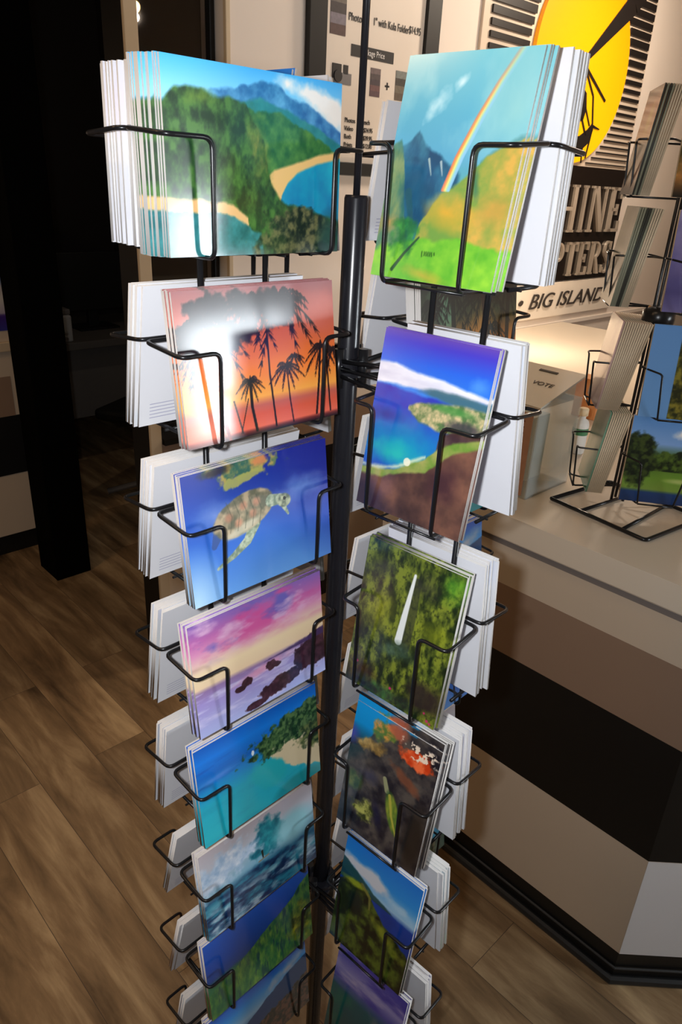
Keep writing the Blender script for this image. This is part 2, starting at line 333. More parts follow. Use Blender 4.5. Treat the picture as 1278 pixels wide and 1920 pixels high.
# helicopter nose, skids and rotor blade in black on the sun
heli = [bar((2.68, 2.10), (3.02, 2.36), .010, .045), bar((3.02, 2.36), (3.24, 2.60), .045, .075), bar((2.68, 2.12), (2.40, 1.96), .012, .006), bar((2.69, 2.11), (2.66, 1.98), .022, .02),
        bar((2.69, 2.09), (2.91, 1.975), .006, .005), bar((2.69, 2.09), (2.80, 1.985), .004, .004), bar((2.80, 1.985), (2.84, 1.86), .004, .004),
        [(2.50, 1.98), (2.60, 2.03), (2.68, 2.02), (2.74, 1.99), (2.76, 1.93), (2.745, 1.885), (2.68, 1.875), (2.66, 1.93), (2.60, 1.90), (2.52, 1.90), (2.46, 1.93)],
        [(2.50, 1.83), (2.62, 1.81), (2.74, 1.825), (2.80, 1.855), (2.83, 1.88), (2.845, 1.855), (2.82, 1.80), (2.76, 1.765), (2.66, 1.755), (2.54, 1.765), (2.46, 1.80)],
        bar((2.84, 1.87), (2.90, 1.862), .006, .002), bar((2.84, 1.86), (2.82, 1.74), .004, .003), bar((2.73, 1.90), (2.79, 1.83), .004, .004), bar((2.75, 1.94), (2.81, 1.87), .003, .003), bar((2.70, 1.80), (2.72, 1.725), .005, .004), bar((2.78, 1.78), (2.79, 1.72), .004, .003)]
flat('helicopter_silhouette', heli, M_slat)
M_silver = mat('polished_metal_letter', (0.62, 0.52, 0.42), .35, metal=.45, var=.35, vscale=9)
M_plate = mat('black_sign_plate', (0.012, 0.007, 0.005), .18, var=.2)
loc(MB().box((WW, 1.985, 1.203), (WW + .016, 3.285, 1.708), M_plate), 'letter_plate', sg, SB, bevel=.002)
# serif capitals from strokes, in a unit box
def R_(x0, y0, x1, y1): return [(x0, y0), (x1, y0), (x1, y1), (x0, y1)]
def arc(cx, cy, rx, ry, a0, a1, t0, t1, n=14):
    out = []
    for i in range(n):
        A = [R(a0 + (a1 - a0) * (i + k) / n) for k in (0, 1)]; q = []
        for a in A: q.append((cx + rx * math.cos(a), cy + ry * math.sin(a)))
        for a in A[::-1]:
            t = t0 + (t1 - t0) * abs(math.cos(a)); q.append((cx + (rx - t) * math.cos(a), cy + (ry - .06) * math.sin(a)))
        out.append(q)
    return out
def stem(x, w=.2): return [R_(x, 0, x + w, 1), R_(x - .07, 0, x + w + .07, .05), R_(x - .07, .95, x + w + .07, 1)]
LET = {'H': stem(.08) + stem(.72) + [R_(.2, .46, .8, .54)], 'I': stem(.4), 'E': stem(.12) + [R_(.2, .93, .85, 1), R_(.2, 0, .9, .07), R_(.2, .47, .65, .54), R_(.80, .75, .86, 1), R_(.84, 0, .9, .25), R_(.6, .38, .65, .63)],
       'N': [R_(.12, 0, .19, 1), R_(.82, 0, .89, 1), R_(.02, 0, .3, .05), R_(0, .95, .25, 1), R_(.72, .95, .99, 1), [(.12, 1), (.36, 1), (.89, 0), (.70, 0)]],
       'L': stem(.12) + [R_(.2, 0, .9, .07), R_(.84, 0, .9, .28)], 'T': stem(.4) + [R_(.05, .93, .95, 1), R_(.05, .72, .1, 1), R_(.9, .72, .95, 1)],
       'P': stem(.12) + arc(.42, .72, .45, .28, -90, 90, .07, .2), 'R': stem(.12) + arc(.42, .74, .43, .26, -90, 90, .07, .2) + [[(.42, .5), (.62, .5), (.98, 0), (.74, 0)]],
       'O': arc(.5, .5, .48, .51, 0, 360, .05, .2, 32), 'C': arc(.52, .5, .48, .51, 40, 320, .05, .2, 26) + [R_(.84, .7, .9, .98)],
       'U': [R_(.12, .35, .32, 1), R_(.02, .95, .42, 1), R_(.78, .35, .85, 1), R_(.68, .95, .95, 1)] + arc(.485, .35, .365, .36, 180, 360, .07, .2),
       'S': arc(.5, .74, .36, .27, 20, 250, .06, .17, 16) + arc(.5, .26, .38, .27, -160, 80, .06, .17, 16) + [[(.18, .62), (.34, .70), (.80, .40), (.68, .30)], R_(.80, .74, .85, .99), R_(.12, .02, .17, .27)]}
def word(s, widths, v0, z0, h, pname, slot, u0=WW + .016):
    v = v0
    for ch in s:
        wd = widths.get(ch, 1.0) * slot
        q = MB()
        for p in LET[ch]:
            n = len(p); pp = [(v + x * wd * .9, z0 + y * h) for x, y in p]
            q.add([(u0, x, y) for x, y in pp] + [(u0 + .012, x, y) for x, y in pp], [tuple(range(n))[::-1], tuple(range(n, 2 * n))] + [(i, (i + 1) % n, n + (i + 1) % n, n + i) for i in range(n)], M_silver)
        o = loc(q, pname, sg, SB); v += wd
word('SUNSHINE', {'I': .62, 'N': 1.1, 'S': .9, 'E': .95}, 2.03, 1.425, .205, 'letter', .168)
word('HELICOPTERS', {'I': .6, 'S': .85, 'E': .9, 'P': .9}, 2.03, 1.225, .155, 'letter', .122)
loc(MB().box((WW, 1.985, 1.035), (WW + .014, 3.37, 1.198), mat('white_sign_panel', s2l((240, 228, 212)), .4, var=.02)), 'lower_panel', sg, SB, bevel=.002)
for tx, tv in (('MAUI', 2.085), ('\u2022', 2.455), ('BIG', 2.555), ('ISLAND', 2.80)): text_mesh('tagline', tx, .098, mat('thin_letter_grey', (.05, .04, .035), .4, var=.1), sg, .019, tv - SB[1], 1.085 - SB[2], shear=.3, sx=1.38, depth=.002)
struct(MB().box((WW, 0.9, .985), (WW + .012, 6.3, 1.003), M_wall), 'trim_4')

# ---------------------------------------------------------------- pictures printed on the cards
def vn(X, Y, f, seed):
    r = np.random.RandomState(seed); n = 64; g = r.rand(n, n)
    x = X * f; y = Y * f; xi = np.floor(x).astype(int); yi = np.floor(y).astype(int); fx = x - xi; fy = y - yi
    fx = fx * fx * (3 - 2 * fx); fy = fy * fy * (3 - 2 * fy)
    a = g[yi % n, xi % n]; b_ = g[yi % n, (xi + 1) % n]; c = g[(yi + 1) % n, xi % n]; d = g[(yi + 1) % n, (xi + 1) % n]
    return (a * (1 - fx) + b_ * fx) * (1 - fy) + (c * (1 - fx) + d * fx) * fy
def fbm(X, Y, f, seed, o=4):
    s = 0; a = .5; t = 0
    for i in range(o): s = s + a * vn(X + 3.1, Y + 1.7, f * 2 ** i, seed + i); t += a; a *= .55
    return s / t
class Pic:
    def __init__(s, nx, ny, asp, seed):
        s.X, s.Y = np.meshgrid(np.linspace(0, 1, nx), np.linspace(0, 1, ny)); s.asp = asp; s.A = s.X * asp; s.I = np.zeros((ny, nx, 3)); s.seed = seed * 50
    def n(s, f, o=4, sx=1., sy=1.): s.seed += 7; return fbm(s.A * sx, s.Y * sy, f, s.seed, o)
    def grad(s, st):
        ys = [a for a, _ in st]
        for k in range(3): s.I[..., k] = np.interp(s.Y, ys, [c[k] / 255 for _, c in st])
    def mix(s, m, c, a=1.):
        m = np.clip(m * a, 0, 1)[..., None]; c = np.array(c, float) / 255 if not isinstance(c, np.ndarray) else c
        s.I = s.I * (1 - m) + c * m
    def tex(s, c1, c2, f, o=4, sx=1., sy=1., con=1.8):
        t = np.clip((s.n(f, o, sx, sy) - .5) * con + .5, 0, 1)[..., None]; return (np.array(c1) / 255.) * (1 - t) + (np.array(c2) / 255.) * t
    def under(s, p, rough=.02, f=14, k=60):
        y = np.interp(s.X, [a for a, _ in p], [b_ for _, b_ in p]); return np.clip((s.Y - y + rough * (s.n(f) - .5) * 2) * k, 0, 1)
    def ell(s, cx, cy, rx, ry, rot=0., soft=.15, rough=0., f=12):
        c, q = math.cos(R(rot)), math.sin(R(rot)); dx = (s.X - cx) * s.asp; dy = s.Y - cy
        d = np.sqrt(((dx * c + dy * q) / (rx * s.asp)) ** 2 + ((-dx * q + dy * c) / ry) ** 2)
        if rough: d = d + rough * (s.n(f) - .5) * 2
        return np.clip((1 - d) / soft, 0, 1)
    def line(s, pts, w, w1=None):
        m = np.zeros_like(s.X); w1 = w if w1 is None else w1
        for i in range(len(pts) - 1):
            ax, ay = pts[i][0] * s.asp, pts[i][1]; bx, by = pts[i + 1][0] * s.asp, pts[i + 1][1]
            t = np.clip(((s.A - ax) * (bx - ax) + (s.Y - ay) * (by - ay)) / max(1e-9, (bx - ax) ** 2 + (by - ay) ** 2), 0, 1)
            d = np.hypot(s.A - ax - t * (bx - ax), s.Y - ay - t * (by - ay)); T = (i + t) / (len(pts) - 1); ww = w * (1 - T) + w1 * T
            m = np.maximum(m, np.clip((ww - d) / .004 + .5, 0, 1))
        return m
    def palm(s, x, y, r, c, n=11, droop=.6, seed=1):
        q = random.Random(seed); m = np.zeros_like(s.X)
        for i in range(n):
            a = math.pi * (-.35 + 1.7 * i / (n - 1)) + q.uniform(-.12, .12); L = r * q.uniform(.75, 1.1)
            f = lambda t: (x + math.cos(a) * L * t / s.asp, y - math.sin(a) * L * t * .75 + droop * L * t * t)
            m = np.maximum(m, s.line([f(t) for t in (0, .3, .6, .85, 1)], .006, .002))
            for j in range(1, 8):
                t = j / 8 + q.uniform(-.03, .03); px, py = f(t); l = L * .34 * (1.1 - t) * (.5 + t) * 1.3
                for d in (-.35, .35): m = np.maximum(m, s.line([(px, py), (px + (math.cos(a) * .6 + d) * l / s.asp, py + l * .8)], .0045 * r / .2 + .001, .001))
        s.mix(m, c)
def p_coast(s):
    s.grad([(0, (70, 178, 244)), (.16, (140, 214, 250)), (.3, (150, 205, 235)), (1, (20, 90, 100))])
    s.mix(s.ell(.86, .12, .3, .08, 16, .6, .5), (250, 246, 240)); s.mix(s.ell(1.0, .2, .2, .1, 10, .6, .5), (244, 236, 226), .9)
    s.mix(s.under([(0, .2), (.22, .13), (.36, .1), (.5, .05), (.6, .06), (.68, .11), (.8, .14), (.9, .21), (1, .27)], .015, 20), s.tex((34, 100, 160), (96, 170, 214), 14))
    s.mix(s.under([(0, .3), (.3, .2), (.5, .13), (.7, .2), (.85, .25), (1, .34)], .015, 16), s.tex((26, 112, 120), (56, 150, 150), 10))
    s.mix(s.under([(0, .3), (.4, .2), (.6, .2), (.8, .3), (1, .4)], .03, 12), s.tex((28, 88, 50), (84, 140, 66), 16))
    s.mix(s.under([(.5, 2), (.52, .56), (.58, .51), (.7, .47), (.85, .41), (1, .38)], .006, 12) * s.under([(0, .2), (1, .2)]), (232, 188, 118))
    s.mix(s.under([(.58, 2), (.62, .66), (.66, .58), (.72, .52), (.85, .46), (1, .42)], .006, 12), s.tex((10, 116, 168), (24, 172, 196), 5))
    s.mix(s.under([(0, .2), (.06, .13), (.17, .12), (.25, .16), (.33, .14), (.42, .18), (.47, .27), (.52, .36), (.54, .5), (.56, .58), (.61, .66), (.66, .70), (.8, .73), (1, .8)], .015, 18, 45), s.tex((22, 54, 30), (70, 116, 50), 26, 5, 1, .7, 2.4))
    m = s.ell(.5, .42, .07, .24, -14, .8, .5, 16); s.mix(m, s.tex((70, 110, 40), (160, 160, 70), 30, 4, 1, .6, 2.4), .75)
    s.mix(s.ell(.18, .18, .1, .05, 0, .9, .4), (120, 150, 50), .6)
    s.mix(s.under([(0, .68), (.2, .69), (.34, .71), (.42, .78), (.46, 1.05), (1, 1.3)], .015, 12), (232, 184, 124)); s.mix(s.under([(0, .75), (.2, .75), (.3, .76), (.38, .8), (.5, .88), (.52, 1.05), (1, 1.4)], .02, 14), s.tex((15, 84, 90), (60, 140, 144), 14))
    s.mix(s.ell(.76, .92, .32, .2, 0, .25, .5, 16), s.tex((16, 34, 26), (104, 104, 66), 26, 5, 1, 1, 3)); s.mix(s.ell(.95, .95, .12, .25, 0, .6), (20, 70, 66), .8)
def p_palms(s):
    s.grad([(0, (150, 86, 88)), (.3, (206, 92, 62)), (.55, (244, 124, 50)), (.74, (255, 172, 76)), (.8, (200, 100, 84)), (.86, (222, 92, 66)), (.95, (240, 110, 84)), (.97, (120, 50, 50)), (1, (30, 20, 30))])
    s.mix(s.ell(.92, .25, .3, .22, 10, 1, .4, 6), (214, 110, 96), .7); s.mix(s.ell(.1, .9, .2, .2, 0, 1), (255, 176, 150), .7)
    dk = (28, 18, 24)
    for x, y, rx, ry in ((.2, .14, .18, .12), (.08, .3, .1, .12), (.42, .12, .15, .11), (.6, .16, .16, .14), (.3, .3, .18, .1), (.2, .38, .16, .08)): s.mix(s.ell(x, y, rx, ry, 0, .25, .6, 15), dk, .96)
    for i, (x, y, r) in enumerate(((.16, .2, .34), (.42, .1, .32), (.62, .08, .36), (.12, .34, .24))): s.palm(x, y, r, dk, 12, .7, i + 3)
    for i, (x, y, r) in enumerate(((.645, .56, .16), (.9, .46, .19), (.40, .62, .13), (.7, .5, .1), (.98, .5, .14))): s.palm(x, y, r, dk, 11, .6, i + 9)
    for p, w_ in ((((.53, .25), (.53, .6), (.55, .97)), .008), (((.645, .56), (.655, .8), (.67, .97)), .006), (((.89, .46), (.87, .7), (.84, .95)), .010), (((.93, .5), (.945, .95)), .008), (((.40, .62), (.4, .8), (.42, .97)), .012), (((.29, .74), (.33, .97)), .006), (((.38, .74), (.32, .97)), .004)): s.mix(s.line(p, w_), dk)
    s.mix(s.line([(.16, .42), (.2, .75), (.25, 1)], .012), (130, 34, 22))
def p_turtle(s):
    s.grad([(0, (28, 52, 150)), (.3, (40, 84, 184)), (.6, (54, 112, 210)), (1, (100, 160, 232))])
    s.mix(np.clip(s.X * 1.1 - s.Y * .8 - .1, 0, 1), (28, 34, 150), .8); s.mix(s.ell(.02, 1.0, .22, .5, 0, 1), (200, 234, 252), .9); s.mix(s.ell(.18, .34, .18, .14, 0, 1, .4, 7), (128, 156, 218), .8)
    s.mix(s.ell(.78, .34, .2, .12, 0, 1, .5, 8), (116, 156, 226), .7)
    s.mix(s.ell(.4, .04, .24, .1, 0, .3, .7, 14), s.tex((60, 110, 90), (190, 170, 90), 18, 4, 1, 1, 3), .95); s.mix(s.ell(.5, .03, .08, .05, 0, .5, .4), (226, 140, 90), .85); s.mix(s.ell(.36, .14, .16, .045, -10, .3, .6, 16), (176, 176, 96), .9); s.mix(s.ell(.2, .03, .12, .05, -4, .5, .4), (40, 36, 50), .9)
    fl = s.tex((120, 140, 118), (200, 210, 182), 34, 4, 1, 1, 2.5)
    s.mix(s.line([(.44, .5), (.38, .62), (.28, .70), (.17, .76)], .052, .012), fl); s.mix(s.line([(.64, .42), (.68, .52)], .025, .01), fl); s.mix(s.line([(.19, .5), (.16, .58)], .045, .025), (60, 84, 140), .8)
    s.mix(s.ell(.37, .40, .225, .155, -14, .08, .06), s.tex((108, 108, 88), (190, 170, 138), 14, 3, 1, 1, 3)); s.mix(s.ell(.35, .45, .2, .12, -14, .3) * s.ell(.37, .56, .2, .1, -14, .3), (214, 206, 180), .8)
    for x, y in ((.27, .4), (.37, .34), (.46, .34), (.33, .46), (.43, .42)): s.mix(s.ell(x, y, .035, .045, -17, .6), (216, 140, 110), .6)
    for x in (.26, .31, .36, .41, .46): s.mix(s.line([(x, .28), (x + .03, .4), (x + .01, .52)], .003), (70, 78, 66), .6)
    s.mix(s.line([(.56, .37), (.63, .38)], .05, .042), fl); s.mix(s.ell(.655, .40, .055, .06, 14, .15), s.tex((96, 110, 92), (190, 196, 160), 26, 3, 1, 1, 3)); s.mix(s.ell(.66, .385, .012, .016), (20, 24, 20))
def p_purple(s):
    s.grad([(0, (140, 104, 186)), (.15, (196, 110, 178)), (.26, (226, 150, 190)), (.36, (242, 204, 190)), (.44, (250, 224, 182)), (.56, (244, 214, 176)), (.6, (150, 120, 170)), (.7, (166, 150, 214)), (1, (176, 186, 236))])
    t = s.n(4, 5, .7, 1.8); k = np.clip((.42 - s.Y) * 6, 0, 1); s.mix(np.clip((t - .46) * 5, 0, 1) * k, (214, 84, 156), .85); s.mix(np.clip((s.n(4, 5, .7, 1.7) - .52) * 5, 0, 1) * k, (100, 100, 190), .85); s.mix(np.clip((s.n(5, 5, .7, 2) - .56) * 5, 0, 1) * k, (236, 196, 224), .7)
    s.mix(np.clip((s.n(10, 5, .5, 3) - .5) * 4, 0, 1) * (s.Y > .6), (216, 210, 244), .8); s.mix(s.ell(.5, .66, .25, .05, -4, .6, .3), (236, 160, 190), .7)
    rk = s.tex((40, 20, 34), (84, 50, 66), 24)
    for a in ((.36, .70, .045, .045), (.31, .74, .05, .03), (.55, .66, .045, .05), (.6, .68, .035, .03), (.82, .74, .10, .14), (.94, .72, .12, .18), (.55, .9, .12, .07), (.42, .96, .1, .04), (.66, .86, .12, .07)): s.mix(s.ell(*a, 0, .12, .35, 22), rk)
    s.mix(s.under([(0, 2), (.5, .6), (.7, .575), (.85, .56), (1, .53)], .01, 20) * (s.Y < .61), (70, 50, 100), .9)
def p_bay(s):
    s.grad([(0, (4, 96, 200)), (.14, (16, 130, 236)), (.3, (24, 110, 205)), (.42, (16, 140, 214)), (.6, (24, 180, 206)), (1, (36, 190, 205))])
    s.mix(np.clip((s.n(8, 5, .5, 4) - .5) * 4, 0, 1) * np.clip((.45 - s.Y) * 8, 0, 1) * np.clip((s.Y - .15) * 8, 0, 1), (8, 74, 180), .6); s.mix(s.ell(.15, .36, .2, .04, -3, .8, .3), (120, 150, 235), .5); s.mix(np.clip((s.n(6, 4, .6, 3) - .5) * 3, 0, 1) * (s.Y > .5), (20, 160, 190), .6)
    s.mix(s.ell(.98, .6, .5, .28, 26, .06, .12), (230, 212, 172)); s.mix(s.ell(.55, .66, .2, .16, 30, .3, .2), (36, 186, 196)); s.mix(s.ell(.8, .98, .26, .14, 0, .3), (20, 150, 158), .9)
    s.mix(s.ell(.85, .3, .5, .17, -6, .15, .45, 18), s.tex((14, 54, 34), (92, 128, 76), 28, 4, 1, 1, 3)); s.mix(s.ell(1.0, .5, .2, .18, 0, .3, .6, 18), s.tex((18, 50, 30), (110, 124, 70), 28, 4, 1, 1, 3)); s.mix(s.ell(.43, .34, .012, .03), (240, 250, 255))
def p_surf(s):
    s.grad([(0, (196, 184, 190)), (.2, (200, 200, 210)), (.5, (130, 180, 204)), (.62, (30, 90, 126)), (1, (30, 110, 150))])
    s.mix(s.ell(.56, .32, .17, .24, 20, .3, .5, 9), s.tex((14, 88, 112), (50, 160, 170), 14)); s.mix(s.ell(.8, .38, .22, .24, 0, .5), (150, 208, 218), .9)
    s.mix(s.ell(.2, .3, .32, .24, -8, .5, .7, 10), s.tex((160, 190, 220), (232, 238, 248), 18, 5)); s.mix(s.under([(0, .56), (.3, .52), (.6, .54), (1, .62)], .06, 10, 14), s.tex((8, 40, 84), (40, 132, 160), 12, 5, .6, 1.6, 3))
    for i in range(3): s.mix(np.clip((s.n(6, 5, .7, 1.6) - .54) * 5, 0, 1) * np.clip((s.Y - .6) * 6, 0, 1), (214, 236, 246), .75)
    s.mix(s.line([(.505, .42), (.51, .5)], .012, .008), (40, 34, 24)); s.mix(s.line([(.47, .52), (.56, .51)], .007), (150, 130, 90))
def p_fields(s):
    s.grad([(0, (26, 92, 200)), (.35, (22, 70, 160)), (.5, (24, 62, 130)), (.55, (40, 104, 74)), (1, (84, 130, 48))])
    s.mix(s.under([(0, .66), (.25, .56), (.5, .42), (.75, .3), (.9, .18), (1, .1)], .03, 12), s.tex((36, 96, 58), (112, 150, 60), 10, 4, 2.6, 1))
    s.mix(np.clip((s.n(9, 3, 3.2, .8) - .52) * 5, 0, 1) * s.under([(0, .66), (.5, .44), (1, .14)], .02), (24, 60, 70), .75); s.mix(s.ell(.92, .7, .16, .36, 0, .6, .5, 9), s.tex((54, 60, 26), (190, 176, 40), 12, 4, 1, 1, 3), .85)
    s.mix(s.ell(.15, .9, .2, .14, 0, .8, .3), (30, 90, 70), .6)
def p_peak(s):
    s.grad([(0, (26, 84, 190)), (.2, (44, 150, 232)), (.4, (150, 196, 226)), (.6, (40, 90, 150)), (1, (60, 56, 110))])
    s.mix(s.ell(.8, .2, .26, .1, -10, .8, .5, 8), (206, 200, 206), .9); s.mix(s.under([(0, .6), (.3, .5), (.6, .34), (1, .2)], .03, 10), (26, 70, 120)); s.mix(s.under([(0, .8), (.5, .62), (1, .5)], .08, 14), s.tex((26, 34, 26), (120, 80, 60), 24, 4, 1, 1, 3))
def p_rainbow(s):
    s.grad([(0, (104, 190, 204)), (.25, (84, 170, 196)), (.45, (86, 160, 192)), (1, (100, 176, 60))])
    s.mix(np.clip((s.n(4, 5, 1.3, .8) - .45) * 4, 0, 1) * np.clip((.5 - s.Y) * 5, 0, 1), (150, 206, 212), .6); s.mix(s.ell(.3, .22, .14, .05, -48, .9, .8, 14), (196, 228, 234), .8); s.mix(s.ell(.46, .13, .1, .03, -48, .9, .8, 14), (222, 240, 242), .8); s.mix(s.ell(.9, .25, .34, .34, 0, 1), (140, 196, 196), .85)
    s.mix(s.under([(.7, 2), (.72, .44), (.85, .38), (1, .33)], .015, 18), (80, 140, 140), .7)
    s.mix(s.under([(0, .42), (.08, .385), (.14, .36), (.2, .32), (.27, .38), (.38, .42), (.5, .47), (.6, .5)], .015, 18) * np.clip((.6 - s.X) * 30, 0, 1), s.tex((22, 70, 104), (58, 126, 150), 10, 5, 1.6, .7, 2.4)); s.mix(s.under([(0, .38), (.06, .36), (.1, .42), (.15, .55), (.2, .7), (.3, .9)], .02, 16) * (s.X < .3), s.tex((50, 110, 90), (150, 160, 96), 12, 5, 1.8, .8), .85)
    s.mix(s.under([(.28, 1), (.34, .74), (.42, .64), (.5, .58), (.6, .54), (.7, .46), (.8, .4), (.9, .37), (1, .35)], .02, 12) * (s.X > .28), s.tex((110, 150, 66), (206, 164, 76), 9, 5, 1, 1, 2.6)); s.mix(s.ell(.55, .68, .24, .10, 16, .9, .4, 8), (226, 164, 54), .9); s.mix(s.ell(.9, .66, .16, .1, 0, .9, .5), (210, 150, 70), .7)
    s.mix(s.ell(.72, .55, .04, .10, -15, .7, .4), (50, 110, 90), .8); s.mix(s.ell(.24, .56, .12, .16, 10, .6, .3), (24, 74, 108), .8); s.mix(s.line([(.32, .45), (.36, .52)], .006, .002), (190, 200, 190), .8); s.mix(s.line([(.42, .46), (.45, .52)], .006, .002), (190, 200, 200), .8)
    s.mix(s.line([(.2, .6), (.26, .72), (.3, .85)], .02, .01), (40, 84, 90), .6)
    for i, c in enumerate(((230, 120, 80), (240, 160, 80), (244, 222, 120), (160, 214, 180), (140, 194, 226))):
        s.mix(s.line([(.475 + .012 * i, .58), (.53 + .012 * i, .44), (.63 + .011 * i, .27), (.73 + .01 * i, .13), (.84 + .01 * i, .0)], .0075, .007) * np.clip(.35 + s.Y * 1.3, 0, .9), c)
    s.mix(s.ell(.92, .05, .3, .24, 0, 1), (140, 196, 200), .5)
    s.mix(s.under([(0, .86), (.2, .82), (.36, .79), (.5, .8), (.7, .79), (.85, .8), (1, .82)], .03, 10), s.tex((76, 160, 44), (146, 204, 60), 9, 5)); s.mix(s.ell(.08, .74, .14, .06, -10, .8, .5), (206, 150, 76), .8); s.mix(s.ell(.24, .8, .12, .13, 40, .5, .8, 16), s.tex((24, 84, 50), (60, 150, 56), 22), .85); s.mix(s.ell(.45, .97, .2, .04, 10, .8, .4), (200, 160, 60), .7)
    s.mix(s.line([(.18, .96), (.26, .88), (.36, .8)], .010, .005), (28, 50, 50), .75)
    for x in (.41, .43, .445, .46, .475, .49, .51): s.mix(s.line([(x, .862), (x + .004, .872 + .006 * ((x * 1000) % 3))], .003), (24, 60, 20), .9)
def p_aerial(s):
    s.grad([(0, (100, 70, 170)), (.05, (70, 60, 190)), (.16, (40, 100, 220)), (.3, (50, 130, 226)), (1, (60, 40, 40))])
    s.mix(s.under([(0, .29), (.3, .3), (1, .31)], .01), s.tex((50, 48, 170), (30, 90, 196), 5)); s.mix(s.ell(.35, .6, .6, .22, 0, 1, .2), (16, 150, 186), 1); s.mix(s.ell(.3, .66, .3, .09, 0, .8, .3), (40, 184, 176), .9); s.mix(s.ell(.15, .46, .2, .05, 0, .9, .3), (24, 50, 140), .8)
    s.mix(s.ell(.9, .2, .12, .05, 0, .9, .5), (90, 160, 230), .6)
    s.mix(s.under([(0, .17), (.15, .165), (.3, .185), (.6, .2), (.8, .22), (1, .235)], .008) * (1 - s.under([(0, .29), (.2, .275), (.5, .265), (.8, .265), (1, .265)], .012)), s.tex((206, 206, 224), (242, 242, 248), 8, 4, .6, 2)); s.mix(s.under([(.3, .29), (.5, .255), (.7, .25), (1, .26)], .006) * (1 - s.under([(0, .27), (.6, .3), (1, .33)], .01)) * np.clip((s.X - .35) * 6, 0, 1), (64, 104, 116), .9)
    s.mix(s.under([(.30, .6), (.34, .37), (.45, .34), (.6, .32), (.8, .3), (1, .3)], .012) * (1 - s.under([(.3, .38), (.45, .44), (.62, .46), (.8, .46), (1, .46)], .012)) * (s.X > .31), s.tex((84, 116, 70), (206, 186, 140), 30, 5, 1, 1, 2.6)); s.mix(s.ell(.72, .345, .24, .03, 0, .6), (70, 140, 66), .8); s.mix(s.ell(.85, .42, .2, .04, 0, .6, .4), (60, 56, 66), .8)
    s.mix(s.under([(0, 2), (.62, 2), (.66, .47), (.8, .44), (1, .42)], .02, 9), s.tex((60, 36, 40), (90, 66, 60), 12), .95)
    s.mix(s.under([(0, .77), (.2, .75), (.35, .71), (.45, .67), (.58, .62), (.68, .54), (.8, .5), (1, .45)], .02, 14), s.tex((96, 140, 50), (160, 160, 90), 14)); s.mix(s.under([(0, .75), (.2, .735), (.35, .695), (.45, .655), (.58, .605)], .012, 14) * (1 - s.under([(0, .77), (.2, .755), (.35, .715), (.45, .675), (.58, .625)], .012, 14)) * (s.X < .58), (216, 224, 190), .8); s.mix(s.ell(.42, .68, .035, .025), (240, 236, 210), .9); s.mix(s.under([(0, .82), (.2, .8), (.4, .74), (.6, .7), (.7, .62), (.8, .55), (1, .48)], .02, 10), s.tex((60, 42, 42), (124, 84, 68), 7, 5, 1, 1, 2)); s.mix(s.ell(.78, .72, .18, .16, 40, .9, .4), (58, 34, 44), .8); s.mix(s.ell(.03, .95, .25, .14, 0, .6), (30, 22, 50), .9)
def p_falls(s):
    s.grad([(0, (58, 78, 34)), (.5, (96, 108, 30)), (1, (46, 56, 26))]); s.mix(np.ones_like(s.X), s.tex((18, 32, 16), (128, 140, 44), 16, 6, 1.5, .8, 3), .85); s.mix(np.clip((s.n(50, 3, 1.5, 1) - .55) * 6, 0, 1), (14, 24, 14), .5)
    s.mix(s.ell(.25, .42, .2, .2, 0, .9, .5), (160, 156, 34), .5); s.mix(s.ell(.8, .42, .2, .1, 0, .9, .5), (160, 170, 30), .6); s.mix(s.ell(.9, .1, .18, .12, 0, .8, .5), (96, 176, 44), .6); s.mix(s.ell(.66, .16, .16, .1, 0, .9, .4), (50, 54, 44), .8); s.mix(s.ell(.15, .15, .16, .12, 0, .9, .4), (30, 40, 24), .6)
    s.mix(s.line([(.56, .16), (.56, .35), (.54, .58)], .03, .05), (44, 48, 40), .6); s.mix(s.line([(.53, .12), (.515, .26), (.50, .4), (.485, .57)], .009, .026) , (228, 232, 226)); s.mix(s.ell(.46, .64, .26, .08, 0, .8, .5), s.tex((30, 50, 36), (76, 104, 84), 24), .8)
    s.mix(s.ell(.85, .84, .24, .14, 0, .6, .4), (44, 34, 34), .9); s.mix(s.ell(.15, .88, .25, .14, 0, .8, .5), (64, 36, 24), .7); s.mix(s.ell(.4, .96, .4, .07, 0, .6, .4), s.tex((26, 24, 40), (60, 110, 60), 24), .8)
    for x, y in ((.88, .93), (.92, .97), (.74, .9), (.1, .84), (.95, .98), (.5, .9)): s.mix(s.ell(x, y, .018, .012, 0, .6, .3), (206, 40, 110), .9)
